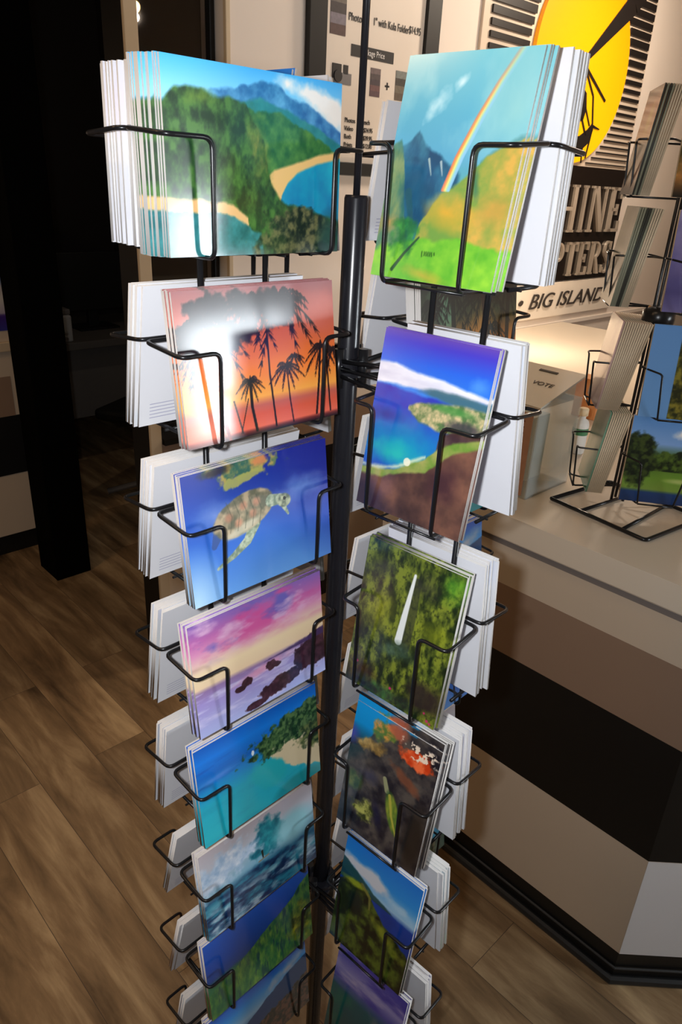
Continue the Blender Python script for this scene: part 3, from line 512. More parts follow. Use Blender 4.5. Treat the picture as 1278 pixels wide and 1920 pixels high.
def p_reef(s):
    s.grad([(0, (20, 150, 216)), (.15, (16, 140, 206)), (.3, (40, 50, 60)), (1, (40, 36, 30))]); s.mix(s.ell(0, .26, .12, .1, 0, .8), (80, 60, 170), .8)
    s.mix(s.under([(0, .34), (.14, .3), (.26, .14), (.4, .03), (.6, .0), (1, -.02)], .03), s.tex((24, 24, 34), (84, 76, 70), 12, 5, 1, 1, 2.6)); s.mix(s.ell(.36, .1, .16, .09, -25, .4, .7, 18), s.tex((90, 120, 50), (226, 150, 70), 26, 4, 1, 1, 3)); s.mix(s.ell(.24, .27, .2, .06, -10, .5, .6, 20), s.tex((120, 90, 40), (214, 170, 90), 28), .9); s.mix(s.ell(.52, .05, .14, .08, 0, .6, .6), (196, 96, 66), .8)
    s.mix(s.ell(.78, .17, .24, .08, 0, .3, .6, 18), s.tex((206, 60, 20), (246, 110, 60), 22, 4, 1, 1, 3)); s.mix(np.clip(s.ell(.8, .12, .24, .07, 0, .3, .7, 22) * (s.n(30, 3) > .52), 0, 1), (246, 222, 196)); s.mix(s.ell(.7, .36, .22, .05, 25, .6, .6, 16), (130, 74, 50), .8); s.mix(s.ell(.1, .6, .14, .1, 0, .6, .6), s.tex((30, 70, 40), (110, 124, 60), 24), .85); s.mix(s.ell(.3, .78, .16, .09, 0, .5, .7, 20), s.tex((50, 60, 20), (196, 196, 96), 30, 4, 1, 1, 3), .9); s.mix(s.ell(.3, .5, .16, .08, 0, .7, .5), (60, 60, 84), .7)
    s.mix(s.line([(.47, .44), (.52, .52)], .016, .02), (150, 150, 110)); s.mix(s.ell(.63, .66, .085, .18, -22, .25), s.tex((40, 84, 40), (150, 160, 50), 10, 4, 1.6, .6, 2.4)); s.mix(s.line([(.56, .54), (.62, .68), (.72, .82)], .012, .006), (196, 180, 70), .8); s.mix(s.ell(.9, .75, .16, .36, 0, .6), (34, 28, 24), .9); s.mix(s.ell(.46, .75, .07, .14, -20, .8), (16, 20, 54), .8)
def p_cliffs(s):
    s.grad([(0, (24, 116, 206)), (.2, (40, 140, 216)), (.36, (160, 196, 220)), (.42, (24, 60, 150)), (1, (16, 40, 60))])
    s.mix(s.ell(.3, .22, .5, .08, 6, .5, .5, 7), (210, 208, 212)); s.mix(s.ell(.8, .3, .25, .05, 4, .8, .5), (180, 210, 228), .8); s.mix(s.under([(0, .3), (.3, .36), (.6, .385), (1, .4)], .01), s.tex((10, 50, 130), (20, 70, 170), 5)); s.mix(s.under([(0, .2), (.2, .25), (.45, .33), (.7, .38), (1, .5)], .01) * (s.Y < .40), (20, 66, 66), .9)
    s.mix(s.under([(0, .42), (.12, .36), (.28, .32), (.4, .35), (.5, .44), (.64, .52), (.8, .57), (1, .64)], .02, 14), s.tex((16, 24, 12), (84, 100, 30), 16, 5, 1, .8, 2.8)); s.mix(s.ell(.2, .37, .2, .035, -6, .7, .6), (160, 170, 40), .9); s.mix(s.line([(.3, .34), (.42, .4), (.44, .5)], .016, .008), (140, 130, 60), .7); s.mix(s.ell(.25, .52, .16, .14, 0, .7, .3), (14, 30, 30), .9); s.mix(s.ell(.7, .62, .3, .07, 26, .8, .7), (150, 154, 40), .8)
def p_dusk(s):
    s.grad([(0, (64, 60, 160)), (.1, (104, 96, 170)), (.22, (150, 140, 190)), (.32, (90, 84, 160)), (.45, (20, 84, 90)), (1, (16, 70, 70))])
    k = np.clip((.42 - s.Y) * 7, 0, 1); s.mix(np.clip((s.n(5, 5, .7, 2.2) - .48) * 4, 0, 1) * k, (186, 170, 196), .8); s.mix(np.clip((s.n(5, 5, .7, 2.2) - .52) * 4, 0, 1) * k, (60, 50, 150), .8); s.mix(np.clip((s.n(5, 4) - .5) * 4, 0, 1) * (s.Y > .42), (16, 110, 84), .6); s.mix(s.ell(.7, .5, .2, .07, 40, .9, .7), (130, 116, 120), .7)
def p_grove(s):
    s.grad([(0, (28, 34, 26)), (.3, (50, 62, 40)), (.6, (214, 120, 40)), (1, (230, 150, 60))]); s.mix(s.ell(.2, .3, .14, .5, 0, .7, .5), (96, 140, 110), .8); s.mix(s.ell(.6, .5, .2, .3, 0, .9, .5), (190, 130, 60), .7)
    for i, (x, y, r) in enumerate(((.3, .1, .4), (.6, .15, .45), (.88, .1, .35), (.1, .2, .3), (.7, .45, .3))): s.palm(x, y, r, (18, 24, 16), 11, .7, i + 20)
    s.mix(s.line([(.3, .1), (.34, 1)], .03), (20, 26, 18)); s.mix(s.line([(.6, .1), (.72, 1)], .025), (40, 24, 14)); s.mix(s.line([(.9, .1), (.88, 1)], .03), (24, 22, 16))
def p_lavender(s):
    s.grad([(0, (150, 140, 176)), (.5, (120, 110, 160)), (.8, (70, 60, 110)), (1, (150, 140, 180))]); s.mix(np.clip((s.n(4, 4) - .5) * 4, 0, 1), (90, 84, 140), .6)
def p_golf(s):
    s.grad([(0, (96, 150, 214)), (.3, (130, 170, 226)), (.45, (70, 100, 40)), (.7, (110, 150, 50)), (.84, (120, 150, 60)), (.88, (30, 60, 110)), (1, (24, 50, 96))])
    s.mix(s.ell(.75, .18, .25, .08, 0, .6, .5, 10), (240, 240, 240)); s.mix(s.under([(0, .4), (.5, .4), (1, .36)], .05, 12) * (s.Y < .62), s.tex((20, 34, 14), (80, 104, 36), 22, 5, 1, 1, 3)); s.mix(s.ell(.15, .5, .26, .36, 0, .2, .3, 14), s.tex((14, 26, 12), (60, 76, 30), 24, 5, 1, 1, 3)); s.mix(s.ell(.8, .72, .3, .04, 0, .7), (190, 200, 120), .8)
def p_vine(s):
    s.grad([(0, (100, 150, 210)), (1, (110, 160, 215))]); s.mix((s.X > .38) * 1., s.tex((44, 48, 18), (140, 130, 46), 20, 5, 1, 1, 3)); s.mix(s.ell(.9, .9, .3, .2, 0, .6, .4), (150, 60, 40), .7)
def p_sunset2(s):
    s.grad([(0, (70, 40, 30)), (.15, (220, 120, 20)), (.45, (250, 170, 20)), (.55, (60, 60, 30)), (.8, (180, 120, 60)), (1, (30, 26, 20))]); s.mix(s.ell(.6, .3, .3, .15, -20, .8, .5), (250, 190, 40), .8); s.mix(s.ell(.3, .75, .3, .2, 0, .5, .6, 12), s.tex((40, 50, 24), (214, 160, 90), 20), .8)
def p_case(s):
    s.grad([(0, (60, 80, 130)), (.3, (80, 110, 170)), (.45, (196, 190, 190)), (.6, (214, 210, 200)), (.78, (180, 170, 190)), (.8, (70, 40, 130)), (1, (60, 60, 150))])
PICS = {}
def card_mesh(key, paint, wd, ht, th, nx, ny, back=None, edge=None):
    """a stiff card: printed front (-y), plain edges, printed back"""
    k = (key, wd, ht)
    if k in PICS: return PICS[k]
    s = Pic(nx, ny, wd / ht, sum(map(ord, key)) % 97); paint(s)
    I = np.clip(s.I, 0, 1); I = np.where(I <= .04045, I / 12.92, ((I + .055) / 1.055) ** 2.4)
    xs = (s.X - .5) * wd; zs = (1 - s.Y) * ht
    v = np.stack([xs, np.zeros_like(xs), zs], -1).reshape(-1, 3)
    idx = np.arange(nx * ny).reshape(ny, nx); q = np.stack([idx[1:, :-1], idx[1:, 1:], idx[:-1, 1:], idx[:-1, :-1]], -1).reshape(-1, 4)
    n0 = len(v); a, h = wd / 2, ht
    ex = np.array([(-a, 0, 0), (a, 0, 0), (a, 0, h), (-a, 0, h), (-a, th, 0), (a, th, 0), (a, th, h), (-a, th, h)] * 1 + [(-a, th, 0), (a, th, 0), (a, th, h), (-a, th, h)])
    ef = np.array([(0, 4, 5, 1), (1, 5, 6, 2), (2, 6, 7, 3), (3, 7, 4, 0), (9, 8, 11, 10)]) + n0
    V = np.vstack([v, ex]); F = np.vstack([q, ef])
    me = bpy.data.meshes.new('postcard_' + key); me.vertices.add(len(V)); me.vertices.foreach_set('co', V.astype(np.float32).ravel())
    me.loops.add(len(F) * 4); me.loops.foreach_set('vertex_index', F.astype(np.int32).ravel()); me.polygons.add(len(F)); me.polygons.foreach_set('loop_start', np.arange(0, len(F) * 4, 4, dtype=np.int32))
    for mt in (M_pic, edge or M_edge, back or M_back): me.materials.append(mt)
    mi = np.zeros(len(F), np.int32); mi[len(q):] = 1; mi[-1] = 2; me.polygons.foreach_set('material_index', mi)
    me.update(calc_edges=True)
    ca = me.color_attributes.new('print', 'FLOAT_COLOR', 'POINT'); cc = np.ones((len(V), 4), np.float32); cc[:n0, :3] = I.reshape(-1, 3); ca.data.foreach_set('color', cc.ravel())
    uvl = me.uv_layers.new(name='uv'); uv = np.zeros((len(F) * 4, 2), np.float32); uv[-4:] = [(0, 0), (1, 0), (1, 1), (0, 1)]; uvl.data.foreach_set('uv', uv.ravel())
    me.validate(); PICS[k] = me; return me

# ---------------------------------------------------------------- the postcard rack
POLE = Vector((0, 0.045, 0))
rack = empty('postcard_rack', POLE, 0, 'tall black wire spinner rack with four arms of postcard pockets round one pole', 'rack')
b = MB(); b.lathe([(.0115, .03), (.0115, 1.584), (.0105, 1.587), (.0052, 1.587)], M_black_pole, 32); b.build('pole', rack, smooth=True)
MB().lathe([(.0034, 1.56), (.0034, 2.05), (.001, 2.052)], M_black_pole, 16).build('top_rod', rack, smooth=True)
for zc in (1.423, .644):
    b = MB(); b.lathe([(.0117, zc - .009), (.0205, zc - .009), (.0205, zc - .004), (.014, zc - .003), (.014, zc + .003), (.0225, zc + .004), (.0225, zc + .009), (.0117, zc + .009)], M_black_pole, 32); b.build('collar', rack, smooth=False)
b = MB()
for k in range(4):
    a = R(46 + 90 * k + 20); c_, s_ = math.cos(a), math.sin(a)
    b.tube([(.012 * c_, .012 * s_, .06), (.09 * c_, .09 * s_, .055), (.24 * c_, .24 * s_, .012)], .010, M_black_pole, 12, bend=.03)
b.lathe([(.03, .03), (.03, .075), (.02, .085), (.0115, .09)], M_black_pole, 24); b.build('base', rack, smooth=True)
T0 = -.018
ARMS = {'left': (226.25, 'L'), 'right': (318.56, 'R'), 'rear right': (46.25, 'L'), 'rear left': (138.56, 'R')}
GE = {'L': dict(sc=.1333, wd=.177, ht=.1284, n=8, z0=1.6 - .05703, dz=.157, vs=.0595, hz=.080, rod=.036), 'R': dict(sc=.1415, wd=.1195, ht=.1674, n=6, z0=1.6 - .07266, dz=.21259, vs=.0385, hz=.100, rod=.028)}
def pocket_mesh(g):
    q = MB(); a = g['wd'] / 2 + .007; t = .056; r = .0019; hz = g['hz']; vs = g['vs']; zb = -.004
    for sg_ in (1, -1):
        e = a if sg_ > 0 else -a; vx = sg_ * vs + (.005 if g['vs'] < .05 else -.002)
        q.tube([(sg_ * g['rod'], .004, hz + .004), (e, .004, hz + .004), (e, t, hz), (vx, t, hz), (vx, t, zb), (vx, .004, zb)], r, M_black_wire, 8, bend=.008)
    if g['vs'] < .05: q.tube([(-vs, t - .0005, zb), (vs, t - .0005, zb)], r * .7, M_black_wire, 8)
    q.tube([(-a * .7, .020, zb - .001), (a * .7, .020, zb - .001)], r * .7, M_black_wire, 8)
    o = q.build('pocket', None, smooth=True); me = o.data; bpy.data.objects.remove(o); return me
PM = {k: pocket_mesh(g) for k, g in GE.items()}
ARM = {}
for an, (az, ty) in ARMS.items():
    g = GE[ty]; a = R(az); ar = Vector((math.cos(a), math.sin(a), 0)); at = Vector((-ar.y, ar.x, 0)); ARM[an] = (a, ar, at)
    o_c = at * T0 + ar * g['sc']
    zlo, zhi = g['z0'] - g['dz'] * (g['n'] - 1) - .01, g['z0'] + .105
    b = MB()
    for sgn in (-1, 1):
        p = o_c + ar * sgn * g['rod']; b.tube([(p.x, p.y, zlo), (p.x, p.y, zhi)], .0028, M_black_wire, 8)
    for z in (zlo + .002, zhi - .002, 1.423, .644):
        p0 = o_c + ar * g['rod']; p1 = at * T0 + ar * .004; p2 = o_c - ar * g['rod']
        b.tube([(p0.x, p0.y, z), (p2.x, p2.y, z)], .0024, M_black_wire, 8)
        if z in (1.423, .644):
            for dz in (-.018, .0, .018):
                b.tube([(p2.x, p2.y, z + dz), (p1.x, p1.y, z + dz * .4)], .0024, M_black_wire, 8)
            b.tube([(p1.x, p1.y, z - .02), (p1.x, p1.y, z + .02)], .005, M_black_wire, 10)
    b.build('arm_frame', rack, smooth=True)
    for r_ in range(g['n']):
        for side in (1, -1):
            o = bpy.data.objects.new('pocket', PM[ty]); col.objects.link(o); o.parent = rack
            # local x = radial (or its reverse), local y = outwards from the frame
            o.location = o_c + Vector((0, 0, g['z0'] - g['dz'] * r_)); o.rotation_euler = (0, 0, a if side > 0 else a + math.pi)
            if an == 'left' and r_ == 0: o.scale = (1.06, 1, 1)

# ---------------------------------------------------------------- the postcards
TH = .0023
def put(me, an, side, row, k, depth, tau, ds=0., rz=0., dz=0., label='', group=None):
    a, ar, at = ARM[an]; g = GE[ARMS[an][1]]
    n = at * side
    p = POLE + at * T0 + ar * (g['sc'] + ds) + n * (.0515 - depth) + Vector((0, 0, g['z0'] - g['dz'] * row + dz))
    o = bpy.data.objects.new('postcard', me); col.objects.link(o); o.location = p
    o.rotation_euler = (-tau, 0, math.atan2(n.y, n.x) + math.pi / 2 + rz)
    if an == 'left' and side == 1 and row == 0: o.scale = (1, 1, 1.035); o.location += ar * .005 - n * .006 - Vector((0, 0, .003))
    tag(o, label, 'postcard', group); return o
LP = [('coast', p_coast, 'green headland, beach and turquoise bay'), ('palms', p_palms, 'black palm trees against an orange sunset'), ('turtle', p_turtle, 'sea turtle in deep blue water'), ('purple', p_purple, 'pink and purple sunset over black rocks'),
      ('bay', p_bay, 'turquoise bay with leafy shore at right'), ('surf', p_surf, 'surfer under a crashing teal wave'), ('fields', p_fields, 'blue sea above green coastal fields'), ('peak', p_peak, 'bright blue sky and pale cloud over a dark shore')]
RP = [('rainbow', p_rainbow, 'rainbow over a green mountain valley'), ('aerial', p_aerial, 'purple blue sky over a reef coast and brown slope'), ('falls', p_falls, 'thin white waterfall in dense jungle'), ('reef', p_reef, 'coral reef with a swimming green turtle'),
      ('cliffs', p_cliffs, 'sunlit green sea cliffs under blue sky'), ('dusk', p_dusk, 'violet clouds over dark teal water')]
def mesh_for(ty, i):
    g = GE[ty]; lst = LP if ty == 'L' else RP; key, fn, _ = lst[i % len(lst)]
    return card_mesh(key, fn, g['wd'], g['ht'], TH, 256 if ty == 'L' else 180, 184 if ty == 'L' else 250)
ORD = ['top', 'second', 'third', 'fourth', 'fifth', 'sixth', 'seventh', 'lowest']
def stack(an, side, row, n, pic, desc, tau0, pitch, dtau=0., fan=0., front_label=None, jit=.002):
    ty = ARMS[an][1]; me = mesh_for(ty, pic); g = GE[ty]; od = ORD[row] if row < g['n'] - 1 else 'lowest'
    for k in range(n):
        ds = 0 if k == 0 else rnd.uniform(-jit, jit) + fan * k
        if k == 0: lab, grp = front_label, None
        else:
            lab = 'white-edged postcard stacked behind the ' + desc; grp = 'postcards behind the ' + desc
        put(me, an, side, row, k, .0005 + k * pitch, tau0 + dtau * k, ds, 0 if k == 0 else rnd.uniform(-.0012, .0012), 0. if k == 0 else rnd.choice((0, 0, .0008, .0015)), lab, grp)
SHORT = {}
def fan_stack(an, side, row, n, pic, name, tau0, dtau=0.0, fan=0., fanmax=0, label='', jit=.0016, pitch=.00235):
    """the first card has its own label; the ones behind it cannot be told apart"""
    ty = ARMS[an][1]; me = mesh_for(ty, pic)
    for k in range(n):
        ds = 0 if k == 0 else rnd.uniform(-jit, jit) + fan * min(k, fanmax)
        put(me, an, side, row, k, .0005 + k * pitch, tau0 + dtau * k, ds, 0 if k == 0 else rnd.uniform(-.0003, .0003), 0. if k == 0 else rnd.choice((0, 0, .0006, .0012)) + (.009 if an == 'right' and side == -1 and row == 3 else 0),
            label if k == 0 else 'white-edged postcard stacked behind ' + name, None if k == 0 else 'postcards behind ' + name)
LN = [14, 6, 6, 6, 6, 5, 5, 5]
LB = [20, 10, 11, 10, 9, 5, 5, 5]
for r_ in range(8):
    key, fn, d = LP[r_]
    fan_stack('left', 1, r_, LN[r_], r_, 'the %s card, %s row of left arm' % (key, ORD[r_]), R(1.2 if r_ == 0 else 7.4), 0, .0014 if r_ == 0 else 0., 5, 'glossy landscape postcard of ' + d)
    fan_stack('left', -1, r_, LB[r_], (r_ + 3) % 8, 'the far-left outward card, %s row' % ORD[r_], R([1.5, 10, 10, 10, 8, 15, 14, 12][r_]), 0, 0., 0, 'outermost white-backed postcard facing away, %s row at far left of rack' % ORD[r_], .0028)
RB = [(12, 1), (8, 9), (12, 7), (12, 7), (9, 8), (7, 8)]
for r_ in range(6):
    key, fn, d = RP[r_]
    fan_stack('right', -1, r_, [6, 4, 5, 6, 4, 4][r_], r_, 'the %s card, %s row of right arm' % (key, ORD[r_] if r_ < 5 else 'lowest'), R([11, 9.4, 9, 9, 9, 9][r_]), 0, .0008 if r_ in (0, 3) else .0002, 4, 'glossy upright postcard of ' + d)
    fan_stack('right', 1, r_, RB[r_][0], (r_ + 2) % 6, 'the right-arm outward card, %s row' % (ORD[r_] if r_ < 5 else 'lowest'), R(RB[r_][1]), 0, 0., 0, 'outermost white-backed postcard facing away, %s row at right of rack' % (ORD[r_] if r_ < 5 else 'lowest'), .0035)
PICG = ('grove', p_grove, 'dark palm grove with orange light')
for r_ in range(8):
    if r_ == 1: LP.append(PICG); pi_ = 8
    else: pi_ = (r_ * 3 + 6) % 8
    fan_stack('rear right', -1, r_, 8 if r_ < 2 else 6, pi_, 'the rear right front card, %s row' % ORD[r_], R(8), R(.1), 0., 0, ('postcard of a ' + PICG[2] + ', half hidden behind the rainbow card') if r_ == 1 else 'front postcard of the rear right arm, %s row, behind the pole' % ORD[r_])
    fan_stack('rear right', 1, r_, 3, (r_ + 2) % 8, 'the rear right rearmost card, %s row' % ORD[r_], R(8), R(.1), 0., 0, 'rearmost postcard of the rear right arm, %s row' % ORD[r_])
for r_ in range(6):
    on = ORD[r_] if r_ < 5 else 'lowest'
    fan_stack('rear left', -1, r_, 3, (r_ + 1) % 6, 'the rear left rearmost card, %s row' % on, R(8), R(.1), 0., 0, 'rearmost postcard of the rear left arm, %s row' % on)
    fan_stack('rear left', 1, r_, 3, (r_ + 4) % 6, 'the rear left front card, %s row' % on, R(8), R(.1), 0., 0, 'front postcard of the rear left arm, %s row' % on)

# ---------------------------------------------------------------- things on the counter
M_clear = mat('clear_acrylic', (0.80, 0.84, 0.80), .08, alpha=.30)
bx = empty('donation_box', W(-.405, .774, 1.0), UAZ, 'clear acrylic donation box with printed label on the counter behind the right-hand cards', 'box')
BW, BD, BH = .18, .168, .198                      # along u, along v, height
q = MB(); t = .003
q.box((0, 0, 0), (t, BD, BH), M_clear).box((BW - t, 0, 0), (BW, BD, BH), M_clear).box((t, 0, 0), (BW - t, t, BH), M_clear).box((t, BD - t, 0), (BW - t, BD, BH), M_clear).box((t, t, 0), (BW - t, BD - t, t), M_clear)
q.build('clear_body', bx)
# sloping lid with slot
q = MB(); q.add([(0, 0, BH), (BW, 0, BH), (BW, BD, BH + .045), (0, BD, BH + .045), (0, 0, BH + .004), (BW, 0, BH + .004), (BW, BD, BH + .049), (0, BD, BH + .049)], [(0, 3, 2, 1), (4, 5, 6, 7), (0, 1, 5, 4), (1, 2, 6, 5), (2, 3, 7, 6), (3, 0, 4, 7)], mat('lid_plastic', s2l((222, 216, 200)), .3, var=.03))
q.add([(BW, 0, BH), (BW, BD, BH), (BW, BD, BH + .045)], [(0, 1, 2)], M_clear); q.add([(0, 0, BH), (0, BD, BH), (0, BD, BH + .045)], [(0, 1, 2)], M_clear)
q.build('lid', bx)
Ml = Matrix.Translation((0, 0, BH + .0045)) @ Matrix.Rotation(math.atan2(.045, BD), 4, 'X')
MB().box((.08, .145, 0), (.125, .152, .0012), M_dark, Ml).build('slot', bx)
lab = mat('label_salmon', s2l((206, 160, 136)), .5, var=.12, vscale=60)
q = MB(); q.box((.07, -.0012, .006), (BW - .012, 0, BH - .012), lab); q.build('label_sheet', bx)
q = MB()
for i, (z0, z1) in enumerate(((.02, .05), (.07, .10))): q.box((.118, -.002, z0), (.148, -.0012, z1), mat('label_photo', s2l((110, 100, 92)), .5, var=.5, vscale=120))
q.build('label_picture', bx)
cu_ = MB()
def put_text(s, size, M, mt, parent, name='lettering'):
    o = text_mesh(name, s, size, mt, parent, 0, 0, 0, depth=.0003); o.data.transform(Matrix(((0, 1, 0, 0), (0, 0, 1, 0), (1, 0, 0, 0), (0, 0, 0, 1)))); o.data.transform(M); return o
M_red = mat('red_ink', s2l((150, 84, 66)), .5, var=.1)
put_text('MAUI', .034, Matrix.Translation((.128, -.0018, .185)) @ Matrix.Rotation(R(90), 4, 'X') @ Matrix.Rotation(R(-90), 4, 'Z') @ Matrix.Scale(.8, 4, (1, 0, 0)), M_red, bx)
put_text('VOTE', .02, Ml @ Matrix.Translation((.100, .085, .0006)), M_ink, bx)
# pale leaflets standing inside the acrylic box
q = MB(); q.box((.008, .012, .0035), (.10, .150, .15), mat('leaflet_paper', s2l((206, 208, 196)), .6, var=.1, vscale=20)); o = q.build('leaflet_bundle', bx, loc=(.02, 0, 0))
# bottle and carton at the far side
bt = empty('sanitizer_bottle', W(-.318, 1.145, 1.0), UAZ, 'small white bottle with a green band on the counter between acrylic box and small rack', 'bottle')
MB().lathe([(.016, 0), (.019, .004), (.019, .075), (.016, .085), (.008, .09), (.008, .098)], mat('white_plastic', s2l((226, 226, 222)), .35, var=.02), 24).build('body', bt, smooth=True)
MB().lathe([(.0194, .050), (.0196, .051), (.0196, .066), (.0194, .067)], mat('green_label', s2l((70, 130, 90)), .5, var=.1), 24).build('label_band', bt, smooth=True)
MB().lathe([(.012, .098), (.012, .115), (.009, .117)], mat('cream_cap', s2l((226, 206, 170)), .4, var=.04), 24).build('cap', bt, smooth=True)
tag(MB().box((-.03, -.03, 0), (.045, .03, .115), mat('orange_carton', s2l((222, 150, 92)), .6, var=.08)).build('carton', loc=W(-.475, 1.47, 1.0), rz=UAZ, bevel=.002), 'small plain orange carton on the counter behind the white bottle', 'carton')

# ---------------------------------------------------------------- small wire rack on the counter
SRZ = R(-9); SO = W(-.095, .925, 1.0)
sr_ = empty('countertop_rack', SO, SRZ, 'small four-tier black wire card rack standing on the counter at the right', 'rack')
TZ = [.037, .213, .410, .600]
fr = MB(); A = .118; hh = .100
fr.tube([(-A, -hh, .005), (A - .01, -hh, .005), (A - .01, hh, .005), (-A, hh, .005), (-A, -hh, .005)], .0042, M_black_wire, 10, bend=.01)
fr.tube([(-.045, -hh, .005), (-.045, hh, .005)], .0036, M_black_wire, 8).tube([(.055, -hh, .005), (.03, hh, .005)], .0036, M_black_wire, 8)
bo = Matrix.Rotation(-SRZ, 4, 'Z') @ (W(-.058, .900, 1.0) - SO)
fr.build('base_frame', sr_, smooth=True, loc=bo, rz=UAZ - R(8) - SRZ)
fr = MB()
for dx, dy in ((-.012, 0), (.012, 0), (0, .02)): fr.tube([(dx, dy, .005), (dx, dy, .83)], .003, M_black_wire, 8)
fr.build('upright', sr_, smooth=True)
MB().lathe([(.022, .37), (.03, .38), (.03, .40), (.02, .41)], M_black_wire, 20).build('collar', sr_, smooth=True)
for z in TZ:
    f = MB(); r = .0019
    # front pocket (faces the aisle) and left pocket
    for sx_ in (-1, 1):
        f.tube([(.012 * sx_ + .01, -.015, z + .085), (.078 * sx_ + .055, -.05, z + .09), (.045 * sx_ + .055, -.084, z + .085), (.034 * sx_ + .055, -.080, z - .003), (.012 * sx_ + .01, -.01, z - .003)], r, M_black_wire, 8, bend=.006)
    f.tube([(.021, -.080, z - .003), (.089, -.080, z - .003)], r, M_black_wire, 8)
    for sy in (-1, 1):
        yy = .02 + .034 * sy
        f.tube([(-.012, .01, z + .085), (-.05, yy + .03 * sy, z + .09), (-.105, yy + .02 * sy, z + .088), (-.105, yy, z + .086), (-.098, yy, z - .003), (-.01, .01, z - .003)], r, M_black_wire, 8, bend=.006)
    f.tube([(-.098, -.014, z - .003), (-.098, .054, z - .003)], r, M_black_wire, 8)
    for sy in (-1, 1):
        f.tube([(.012, .01, z + .085), (.11, .02 + .07 * sy, z + .09), (.146, .02 + .034 * sy, z + .088), (.140, .02 + .034 * sy, z - .003), (.01, .01, z - .003)], r, M_black_wire, 8, bend=.006)
    f.build('pocket', sr_, smooth=True)
RS = Matrix.Rotation(SRZ, 4, 'Z')
M_cream_edge = mat('cream_card_edge', s2l((206, 188, 160)), .7, var=.08, vscale=200)
def booklet(key, fn, x, y, z, ang, tau, th, label, dt=0., edges=(), wd=.125, ht=.172, n=1, group=None, back=None, jit=0.001):
    for k in range(n):
        eg = edges[k] if k < len(edges) else None
        me = card_mesh(key + ('' if eg is None else '_' + eg.name), fn, wd, ht, th, 90, 120, back, eg or M_cream_edge)
        nrm = Vector((math.sin(ang), -math.cos(ang), 0))
        p = SO + RS @ (Vector((x, y, z)) - nrm * (th + .0001) * k)
        o = bpy.data.objects.new('greeting_card', me); col.objects.link(o); o.location = p; o.rotation_euler = (-tau - dt * k, 0, SRZ + ang)
        lb = label if k == 0 else 'card stacked behind the ' + label
        tag(o, lb, 'card', None if k == 0 else 'cards behind the ' + label)
NM = ['lowest', 'second', 'third', 'top']
FRT = [('golf', p_golf, 'golf course card facing the aisle, lowest tier of counter rack', 3), ('vine', p_vine, 'vineyard card facing the aisle, second tier of counter rack', 3),
       ('lavender', p_lavender, 'lavender card facing the aisle, third tier of counter rack', 3), ('sunset2', p_sunset2, 'orange sunset card facing the aisle, top tier of counter rack', 3)]
M_sage = back_material('sage_back', 10., (196, 196, 180))
def solid(c1, c2):
    def f(s): s.grad([(0, c1), (1, c2)]); s.mix(np.clip((s.n(5) - .5) * 3, 0, 1), c2, .6)
    return f
LFT = [('green_cover', solid((170, 180, 170), (60, 120, 80)), 'green card facing left, lowest tier of counter rack', 10), ('pink_cover', solid((206, 180, 172), (170, 140, 140)), 'pinkish card facing left, second tier of counter rack', 13),
       ('sage_cover', solid((120, 124, 104), (150, 150, 132)), 'sage card facing left, third tier of counter rack', 10), ('sunset_small', p_sunset2, 'orange sunset card facing left, top tier of counter rack', 9)]
M_pinke = mat('pink_card_edge', s2l((196, 164, 156)), .6, var=.08); M_sagee = mat('sage_card_edge', s2l((140, 142, 122)), .6, var=.1); M_darke = mat('dark_card_edge', s2l((60, 62, 56)), .6, var=.1); M_greene = mat('green_card_edge', s2l((110, 150, 124)), .6, var=.1)
EDG = [(M_greene,), (M_pinke,), (M_sagee, M_sagee, M_sagee, M_darke, M_darke, M_sagee), (M_darke, M_sagee, M_darke, M_sagee)]
for i in range(4):
    booklet(FRT[i][0], FRT[i][1], .055 if i < 3 else .03, -.074, TZ[i], 0, R(8), .003, FRT[i][2], n=3, wd=.14)
    booklet(LFT[i][0], LFT[i][1], -.078 - .012 * min(i, 2), .012, TZ[i], -math.pi / 2, R(6), .0032, LFT[i][2], n=LFT[i][3], dt=R(.35), edges=EDG[i], back=M_cream_edge)
    booklet(['bay', 'coast', 'surf', 'peak'][i], [p_bay, p_coast, p_surf, p_peak][i], .135, .03, TZ[i], math.pi / 2, R(9), .0032, 'card facing right, ' + NM[i] + ' tier of counter rack', n=5)

# ---------------------------------------------------------------- left background
CUv = -2.53
cb = empty('display_cabinet', W(CUv - .2, .2, 0), UAZ, 'cream cabinet with black and brown bands at the left edge beside the dark column', 'cabinet')
Bc = (CUv - .2, .2, 0)
q = MB(); q.box((CUv - .4, -1.2, .10), (CUv, .665, .905), M_tan).box((CUv - .4, -1.2, .94), (CUv, .665, 2.0), M_tan); q.box((CUv - .4, .60, .10), (CUv + .004, .665, 2.0), M_beige)
loc(q, 'body', cb, Bc, bevel=.002)
loc(MB().box((CUv - .38, -1.18, .0), (CUv - .03, .655, .10), M_blackband), 'kick_panel', cb, Bc)
loc(MB().box((CUv, -1.2, .379), (CUv + .003, .585, .635), M_blackband), 'black_band', cb, Bc)
loc(MB().box((CUv, -1.2, .635), (CUv + .003, .56, .80), M_brown), 'brown_band', cb, Bc)
loc(MB().box((CUv - .38, -1.2, .905), (CUv + .02, .65, .94), M_beige), 'ledge', cb, Bc, bevel=.002)
me = card_mesh('poster', p_case, .55, .30, .003, 60, 40)
o = bpy.data.objects.new('cabinet_poster', me); col.objects.link(o); o.location = W(CUv + .004, .33, .985); o.rotation_euler = (0, 0, UAZ + math.pi / 2); 
tag(o, 'blue, white and purple poster panel on the cabinet at the far left edge', 'poster')
cl = MB(); cl.box((-2.36, .515, 0), (-2.19, .665, 2.9), mat('matt_black_column', (.0015, .0015, .0015), .9, spec=.05)); struct(cl, 'trim_5', bevel=.004)
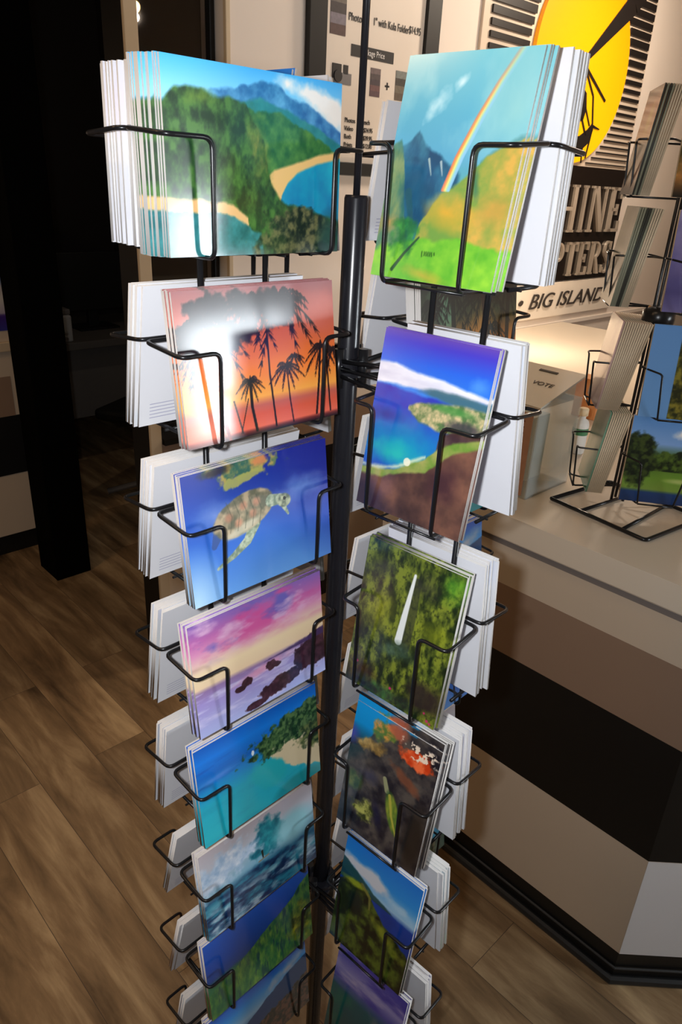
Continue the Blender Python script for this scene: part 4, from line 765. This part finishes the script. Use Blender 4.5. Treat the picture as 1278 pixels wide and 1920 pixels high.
# dim office
dk_ = empty('office_desk', W(-3.6, 1.15, 0), UAZ, 'dark desk in the unlit office beyond the doorway', 'desk')
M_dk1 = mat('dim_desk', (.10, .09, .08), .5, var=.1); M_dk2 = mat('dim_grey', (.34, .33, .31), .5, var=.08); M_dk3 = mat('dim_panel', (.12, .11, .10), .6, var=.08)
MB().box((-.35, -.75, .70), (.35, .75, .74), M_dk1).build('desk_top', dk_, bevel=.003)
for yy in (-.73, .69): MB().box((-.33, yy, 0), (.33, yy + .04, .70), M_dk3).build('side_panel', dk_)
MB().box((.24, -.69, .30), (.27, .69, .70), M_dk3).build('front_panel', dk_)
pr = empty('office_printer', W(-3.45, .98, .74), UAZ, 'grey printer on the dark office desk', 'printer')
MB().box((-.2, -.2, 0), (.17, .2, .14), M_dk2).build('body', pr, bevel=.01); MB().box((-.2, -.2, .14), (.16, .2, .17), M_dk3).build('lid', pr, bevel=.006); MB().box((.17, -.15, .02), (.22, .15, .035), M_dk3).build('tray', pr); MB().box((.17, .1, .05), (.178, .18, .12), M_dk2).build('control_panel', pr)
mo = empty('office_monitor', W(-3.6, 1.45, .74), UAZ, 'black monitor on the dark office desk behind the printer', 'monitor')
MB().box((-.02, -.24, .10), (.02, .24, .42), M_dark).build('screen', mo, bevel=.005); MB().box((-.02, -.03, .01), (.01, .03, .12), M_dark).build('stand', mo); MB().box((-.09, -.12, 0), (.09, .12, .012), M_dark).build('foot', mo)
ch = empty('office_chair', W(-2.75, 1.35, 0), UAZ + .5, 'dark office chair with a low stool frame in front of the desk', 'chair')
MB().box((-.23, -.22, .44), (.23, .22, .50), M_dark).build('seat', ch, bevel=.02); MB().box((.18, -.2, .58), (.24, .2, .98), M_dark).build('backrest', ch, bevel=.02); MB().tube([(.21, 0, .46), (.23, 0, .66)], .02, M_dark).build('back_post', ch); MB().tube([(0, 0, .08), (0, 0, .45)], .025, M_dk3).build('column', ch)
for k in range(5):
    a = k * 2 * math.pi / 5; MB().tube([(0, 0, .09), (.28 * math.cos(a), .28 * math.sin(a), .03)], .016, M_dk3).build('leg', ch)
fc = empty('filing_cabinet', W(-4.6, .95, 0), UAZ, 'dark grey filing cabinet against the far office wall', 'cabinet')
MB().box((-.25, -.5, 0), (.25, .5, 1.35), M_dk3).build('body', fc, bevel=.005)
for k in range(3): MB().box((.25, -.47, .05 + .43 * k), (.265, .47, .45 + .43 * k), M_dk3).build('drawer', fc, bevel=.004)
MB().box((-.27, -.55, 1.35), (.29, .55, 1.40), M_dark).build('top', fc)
pl = empty('pendant_lamp', W(-2.4, 1.155, 2.148), UAZ, 'small glowing bulb standing in for a lamp reflection in the dark window', 'lamp')  # added bulb behind the glass, imitates a lamp's reflection in the window
pts = [(max(.0005, .02 * math.sin(math.pi * i / 12)), -.02 * math.cos(math.pi * i / 12)) for i in range(13)]
MB().lathe(pts, mat('warm_bulb', (1, .8, .5), .5, emit=(1.0, .68, .30), es=14), 20).build('bulb', pl, smooth=True)
MB().tube([(0, 0, .02), (0, 0, .745)], .004, M_dark).build('cord', pl)
